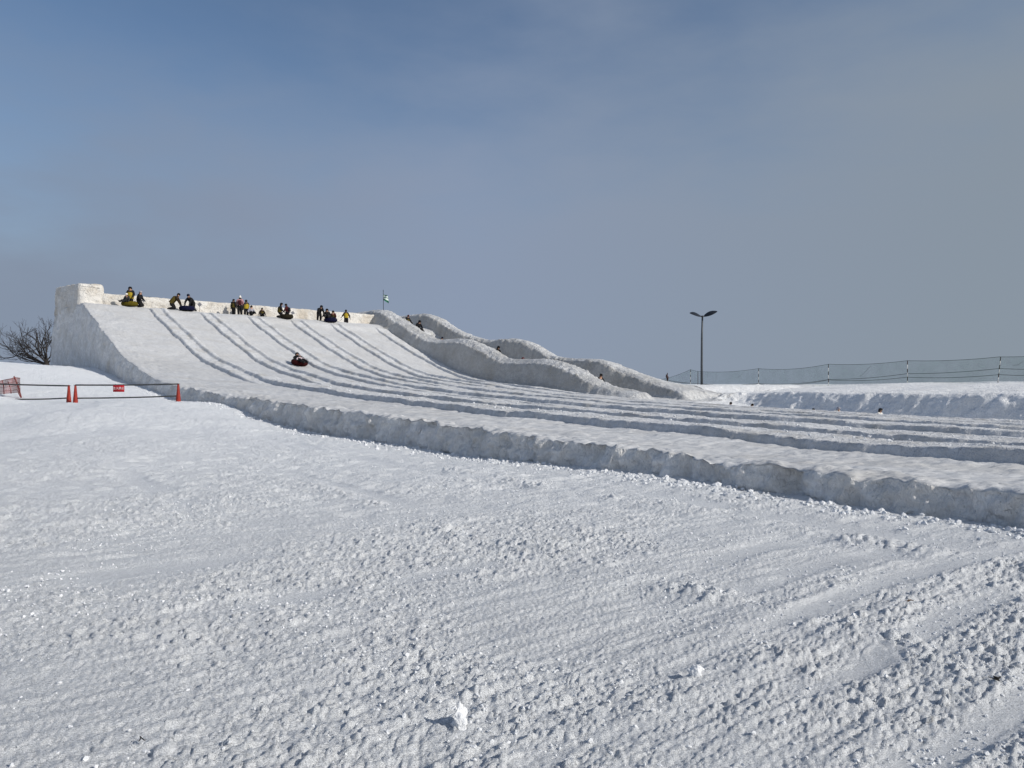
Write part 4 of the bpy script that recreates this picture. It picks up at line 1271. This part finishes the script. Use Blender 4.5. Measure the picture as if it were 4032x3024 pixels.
    if vest is not None:
        m = MB(); seg = 18; th = np.arange(seg) * 2 * np.pi / seg
        A = [J['pelvis'], J['waist'], J['chest'], (J['chest'] * .35 + J['neck'] * .65)]
        P = []
        for k2, (c, rx, ry) in enumerate(zip(A, (.245, .235, .255, .165), (.205, .195, .21, .145))):
            ax = (A[min(k2 + 1, 3)] - A[max(k2 - 1, 0)]); ax /= np.linalg.norm(ax)
            sx = np.array([1.0, 0, 0]); nx = np.cross(ax, sx); nx /= np.linalg.norm(nx)
            P.append(c + rx * np.cos(th)[:, None] * sx + ry * np.sin(th)[:, None] * nx)
        m.add(np.concatenate(P), grid_faces(4, seg, True)); m.build('vest', vest, o)
    if pack is not None:
        c = J['chest'] * .6 + J['waist'] * .4; ax = J['neck'] - J['waist']; ax /= np.linalg.norm(ax); bk = np.cross(ax, np.array([1.0, 0, 0])); bk /= np.linalg.norm(bk)
        if bk[1] > 0: bk = -bk
        m = MB(); m.box(c + bk * .20, (.14, .08, .20), rot=np.stack([np.array([1.0, 0, 0]), bk, ax], 1), bev=.05); m.build('backpack', pack, o)
    if skirt:
        m = MB(); m.lathe([(.17, 1.0), (.19, .85), (.24, .50)], 16, c=(0, 0, 0)); m.build('long_coat', top, o)
    o.location = loc; o.scale = (scale,) * 3
    o.rotation_euler = (0, 0, yaw) if lean is None else (Matrix.Rotation(lean[0], 3, Vector(lean[1])) @ Matrix.Rotation(yaw, 3, 'Z')).to_euler()
    return tag(o, label, 'person', group)

M_HANDLE = plain('tube_handle', (0.02, 0.02, 0.02), 0.6)
def snow_tube(loc, label, col, base=None, size=1.0, normal=None, yaw=0.0, group='snow tubes'):
    root = empty('snow_tube', loc); tag(root, label, 'snow tube', group)
    nu, nv = 30, 14
    U, Vv = np.meshgrid(np.arange(nu) * 2 * np.pi / nu, np.arange(nv) * 2 * np.pi / nv, indexing='ij')
    rr = 0.40 + 0.20 * np.cos(Vv) * (1 + 0.03 * np.cos(U * 8)); zz = 0.20 + 0.185 * np.sin(Vv)
    V = np.stack([rr * np.cos(U), rr * np.sin(U), zz], -1).reshape(-1, 3) * size
    i = np.arange(nu)[:, None]; j = np.arange(nv)[None]
    F = np.stack([i * nv + j, ((i + 1) % nu) * nv + j, ((i + 1) % nu) * nv + (j + 1) % nv, i * nv + (j + 1) % nv], -1).reshape(-1, 4)
    mesh_np('tube_ring', V, F, cloth(*col), root)
    m = MB(); m.lathe([(.001, .10), (.20, .09), (.34, .06), (.46, .03), (.46, .015), (.001, .012)], 24)
    for kk in m.v: kk *= size
    m.build('tube_bottom', cloth(*(base or ('black_cover', (0.012, 0.012, 0.012)))), root)
    for q in (-1, 1):
        k = np.linspace(-0.5, 0.5, 8); pts = np.stack([np.full(8, q * .44), k * .34, .385 + .05 * np.cos(k * np.pi) - .02], -1) * size
        m = MB(); m.tube(pts, .016, 6); m.build('handle', M_HANDLE, root)
    if normal is not None:
        root.rotation_euler = (Vector((0, 0, 1)).rotation_difference(Vector(normal)).to_matrix() @ Matrix.Rotation(yaw, 3, 'Z')).to_euler()
    else: root.rotation_euler = (0, 0, yaw)
    return root

def surf(s, t):
    """top of the snow on the slides at track position (s, t)"""
    s, t = np.array(s, float), np.array(t, float)
    z = np.where(s < 27.3, lane_floor(s, t), right_side(s, t)) if s < 60 else 0
    return float(z)
def on_deck(px, t):
    """track position on the deck at distance t from the crest, seen at photo column px"""
    r = (px - 2016) / 3028
    # solve x = r y with x = PX + s NX + t DX
    s = (r * (PY + t * DY) - PX - t * DX) / (NX - r * NY)
    x, y = to_xy(s, t); return s, x, y, surf(s, t)
FACE = lambda deg: R(deg)      # 0 looks away from the camera (+Y), 180 towards it
def deck_person(px, t, kind, deg, scale, label, dz=0.0, **k):
    s, x, y, z = on_deck(px, t)
    return person(kind, (x, y, z + dz), FACE(deg), scale * 1.07, label, **k)
def deck_tube(px, t, label, col, dz=0.0, **k):
    s, x, y, z = on_deck(px, t)
    return snow_tube((x, y, z + dz), label, col, **k)

YELT = ('yellow_tube_cover', (0.085, 0.066, 0.005)); BLUT = ('blue_tube_cover', (0.003, 0.004, 0.024)); REDT = ('red_tube_cover', (0.030, 0.0025, 0.003)); BLKT = ('black_tube_cover', (0.015, 0.014, 0.014)); OLVT = ('olive_tube_cover', (0.016, 0.013, 0.006))
# left of the deck: a yellow tube with a marshal, a child and a kneeling helper
deck_tube(510, -0.75, 'yellow snow tube at the top of the first lane', YELT, base=BLKT, size=1.12)
deck_person(513, -0.85, 'kneel', 200, 1.10, 'person in black with yellow vest kneeling tall behind the yellow tube', dz=0.16, vest=K_YEL, hood=True, seed=1)
deck_person(497, -0.45, 'sit', 170, 0.85, 'small child in pale hat sitting on the yellow tube', dz=0.22, top=K_DARK, hat=K_WHITE, seed=2)
deck_person(550, -0.9, 'kneel', 262, 1.02, 'person all in black kneeling right of the yellow tube', hat=K_GREY, seed=3)
# two people bent over a blue tube
deck_tube(736, -0.35, 'dark blue snow tube held by two bending people', BLUT, base=BLKT, size=1.12)
deck_person(690, -0.7, 'push', 280, 1.06, 'person in dark brown with olive vest pushing the blue tube from the left', top=K_BROWN, vest=K_OLV, seed=4)
deck_person(750, -1.1, 'push', 165, 1.08, 'person in black leaning over the right end of the blue tube', hat=K_NAVY, seed=5)
# the group in the middle
deck_person(919, -0.9, 'reach', 330, 0.90, 'person in black with narrow yellow vest standing left of the pink jacket', dz=-0.28, vest=K_OLV, hat=K_BLACK, seed=6)
deck_person(945, -1.0, 'stand', 15, 1.02, 'person in dusty pink jacket with white bobble hat seen from behind', dz=-0.18, top=K_PINK, hat=K_WHITE, pom=K_WHITE, pack=K_MAROON, seed=7)
deck_person(970, -0.9, 'stand', 40, 0.93, 'person with bright yellow vest standing right of the pink jacket', dz=-0.30, top=K_DARK, vest=K_YEL, seed=8)
deck_person(990, -0.6, 'sit', 215, 0.9, 'crouching person with grey sleeve behind the yellow vest', dz=0.05, top=K_GREY, seed=9)
deck_person(1032, -0.7, 'sit', 200, 0.78, 'small child in dark brown sitting low on the deck edge', top=K_BROWN, vest=K_OLV, seed=10)
# the couple facing each other
deck_tube(1128, -0.3, 'olive snow tube under the couple facing each other', OLVT, base=BLKT, size=1.08)
deck_person(1104, -0.8, 'kneel', 285, 1.0, 'person with dark hood and olive bib kneeling on the left of the couple', dz=0.03, vest=K_OLV, hood=True, seed=11)
deck_person(1130, -0.6, 'kneel', 75, 1.0, 'person in dark maroon coat kneeling on the right of the couple', dz=0.0, top=K_MAROON, pack=K_BLACK, seed=12)
# right end of the deck
deck_tube(1302, -0.3, 'dark blue snow tube with two children at the right lanes', BLUT, base=BLKT, size=1.10)
deck_person(1258, -1.0, 'bend', 215, 1.03, 'tall person all in black bending forward beside two seated children', dz=-0.10, hat=K_BLACK, hood=True, seed=13)
deck_person(1288, -0.55, 'sit', 190, 1.0, 'child in black with hood sitting on the left half of the blue tube', dz=0.24, hood=True, seed=14)
deck_person(1311, -0.45, 'sit', 170, 0.92, 'child in maroon with olive vest sitting on the right half of the blue tube', dz=0.18, top=K_MAROON, vest=K_OLV, hood=True, seed=15)
deck_person(1363, -0.8, 'reach', 20, 0.92, 'person with long yellow vest pulling a rope at the right end', dz=-0.42, top=K_BROWN, vest=K_YEL, seed=16)
def pull_rope():
    s0, x0, y0, z0 = on_deck(1322, -0.4); s1, x1, y1, z1 = on_deck(1349, -0.7)
    a, b = np.array([x0, y0, z0 + 0.12]), np.array([x1, y1, z1 + 0.42]); c = (a + b) / 2
    k = np.linspace(0, 1, 12)[:, None]; pts = a + (b - a) * k - c; pts[:, 2] -= 0.14 * np.sin(np.pi * k[:, 0])
    m = MB(); m.tube(pts, 0.014, 6); o = m.build('tow_rope', M_ROPE); o.location = c
    tag(o, 'dark tow rope between the blue tube and the yellow vested person', 'rope')
pull_rope()
# small grey lane boards standing against the parapet
M_BOARD = plain('grey_board', (0.30, 0.30, 0.33), 0.7, var=0.3, scale=14)
def lane_board(px, py, w, label):
    s, x, y, z = on_deck(px, -2.05)
    root = empty('lane_marker', (x, y, z)); tag(root, label, 'lane marker', 'grey lane markers')
    h = 1.6 + (1512 - py) / 3028 * y - z
    m = MB(); m.tube([(0, 0, -0.2), (0, 0.02, h - w * 0.3)], 0.014, 6); m.build('stake', M_TWIG, root)
    m = MB(); r = np.random.default_rng(px); th = np.linspace(0, 2 * np.pi, 19)[:-1]
    rad = w * (0.9 + 0.18 * np.cos(4 * th + 0.6) + 0.05 * r.normal(size=18))
    for yy in (-0.02, 0.02):
        pass
    ring = np.stack([rad * np.cos(th), 0 * th, rad * np.sin(th) + h], -1)
    Vv = np.concatenate([ring + [0, -0.035, 0], ring + [0, -0.005, 0], [[0, -0.035, h]], [[0, -0.005, h]]])
    i = np.arange(18); j = (i + 1) % 18
    m.add(Vv, np.stack([i, j, j + 18, i + 18], -1)); base = m.n - len(Vv)
    m.f.setdefault(3, []).append(np.concatenate([np.stack([j, i, np.full(18, 36)], -1), np.stack([i + 18, j + 18, np.full(18, 37)], -1)]) + base); m.m.setdefault(3, []).append(np.zeros(36))
    m.build('board', M_BOARD, root, smooth=False)
lane_board(786, 1199, 0.20, 'round grey lane marker right of the two people with the blue tube')
lane_board(1153, 1232, 0.18, 'square grey lane marker right of the kneeling couple')
lane_board(566, 1183, 0.15, 'small grey lane marker behind the kneeling person in black')

# a pair coming down the third lane on a red tube
def slope_frame(s, t):
    e = 0.4
    a = np.array([*to_xy(s, t + e), surf(s, t + e)]) - np.array([*to_xy(s, t - e), surf(s, t - e)])
    b = np.array([*to_xy(s + e, t), surf(s + e, t)]) - np.array([*to_xy(s - e, t), surf(s - e, t)])
    n = np.cross(b, a); n = n if n[2] > 0 else -n
    return n / np.linalg.norm(n)
DOWN = math.atan2(-DX, DY)       # yaw that looks down the slide
def rider(s, t, label_tube, label, col, size=1.12, seed=0, extra=None, dz=0.2, scale=0.95, yaw_off=0.0, base=None, kind='sit', **k):
    x, y = to_xy(s, t); z = surf(s, t); n = slope_frame(s, t)
    snow_tube((x, y, z + 0.02), label_tube, col, base=base, size=size, normal=n, yaw=DOWN)
    q = Vector((0, 0, 1)).rotation_difference(Vector(n)); 
    lean = (q.angle * 0.75, tuple(q.axis))
    person(kind, (x + n[0] * dz, y + n[1] * dz, z + n[2] * dz), DOWN + yaw_off, scale, label, lean=lean, seed=seed, **k)
    return x, y, z, n, lean
def lane_at(px, py, s_guess):
    """track position in the lane at s_guess that shows at photo column px"""
    X, Y = px_at_s(px, s_guess); return to_st(X, Y)
s_, t_ = lane_at(1178, 1415, 12.2)
x, y, z, n, lean = rider(float(s_), float(t_), 'red and black snow tube speeding down the third lane', 'person in black with hood riding at the back of the red tube', REDT, size=1.06, seed=20, base=BLKT, dz=0.26, scale=1.10, hood=True, top=K_BLACK, kind='lie')
fx, fy = to_xy(float(s_) + 0.05, float(t_) + 0.42)
person('lie', (fx, fy, surf(float(s_), float(t_) + 0.42) + 0.28), DOWN, 0.95, 'child in pale pink jacket sitting at the front of the red tube', lean=lean, seed=21, top=K_PALE, hat=K_GREY, pom=K_GREY)

# riders in the wavy slide
def wave_rider(px, s, label_tube, label, col, lift=0.0, **k):
    X, Y = px_at_s(px, s); ss, tt = to_st(X, Y)
    return rider(float(ss), float(tt), label_tube, label, col, **k)
wave_rider(1603, 30.7, 'olive tube high in the wavy slide, mostly behind the near bank', 'person with olive vest and dark hat high in the wavy slide', OLVT, seed=22, vest=K_OLV, dz=0.38, scale=1.0, hat=K_MAROON)
wave_rider(1640, 30.6, 'black tube behind the near bank under a person in black', 'person in black and white sliding near the top of the wavy slide', BLKT, seed=23, dz=0.62, scale=1.15, top=K_BLACK, legs=K_DARK, hood=True)
wave_rider(1733, 31.0, 'blue tube in the first hollow of the wavy slide', 'person in navy lying low on the tube in the first hollow', BLUT, seed=24, dz=0.45, scale=0.9, top=K_NAVY, hat=K_NAVY)
wave_rider(1952, 30.6, 'black tube behind the second wave of the wavy slide', 'hooded person in black just showing behind the second wave', BLKT, seed=25, dz=0.60, scale=1.05, hood=True)
wave_rider(2047, 31.0, 'dark red tube in the second hollow of the wavy slide', 'person in dark red hood in the second hollow of the wavy slide', REDT, seed=26, dz=0.60, scale=1.0, top=K_RED, hat=K_RED, hood=True)
wave_rider(2364, 30.6, 'black tube low in the wavy slide behind the third wave', 'person in black low in the wavy slide, only the head showing', BLKT, seed=27, dz=0.50, scale=1.0)
# riders gliding along the foot of the snow bank
for i, (px, s, lt, lp, top, hat, sc, dz) in enumerate((
        (2856, 30.2, 'small black tube in the bright bay at the start of the snow bank', 'person in black crouched low in front of the bright bay', K_BLACK, K_BLACK, 0.8, 0.10),
        (2942, 30.4, 'dark tube with brown cover at the shaded foot of the snow bank', 'person in brown sitting low at the foot of the snow bank', K_BROWN, K_BROWN, 0.8, 0.10),
        (3182, 30.3, 'black tube lying nearly flat below the middle of the snow bank', 'person in black lying flat on a tube below the bank', K_BLACK, K_BLACK, 0.75, 0.08),
        (3282, 30.2, 'black tube under the white jacket left of the last rider', 'person in white jacket on the second last tube along the bank', K_WHITE, K_GREY, 0.85, 0.16),
        (3448, 30.0, 'black tube furthest right along the foot of the snow bank', 'person in white jacket with dark trousers on the furthest right tube', K_WHITE, K_DARK, 0.9, 0.16))):
    X, Y = px_at_s(px + 20, s); ss, tt = to_st(X, Y)
    rider(float(ss), float(tt), lt, lp, BLKT if i != 1 else OLVT, seed=30 + i, top=top, hat=hat, scale=sc * 0.88, dz=dz - 0.10, size=0.8, kind='sit', hood=(i > 2))
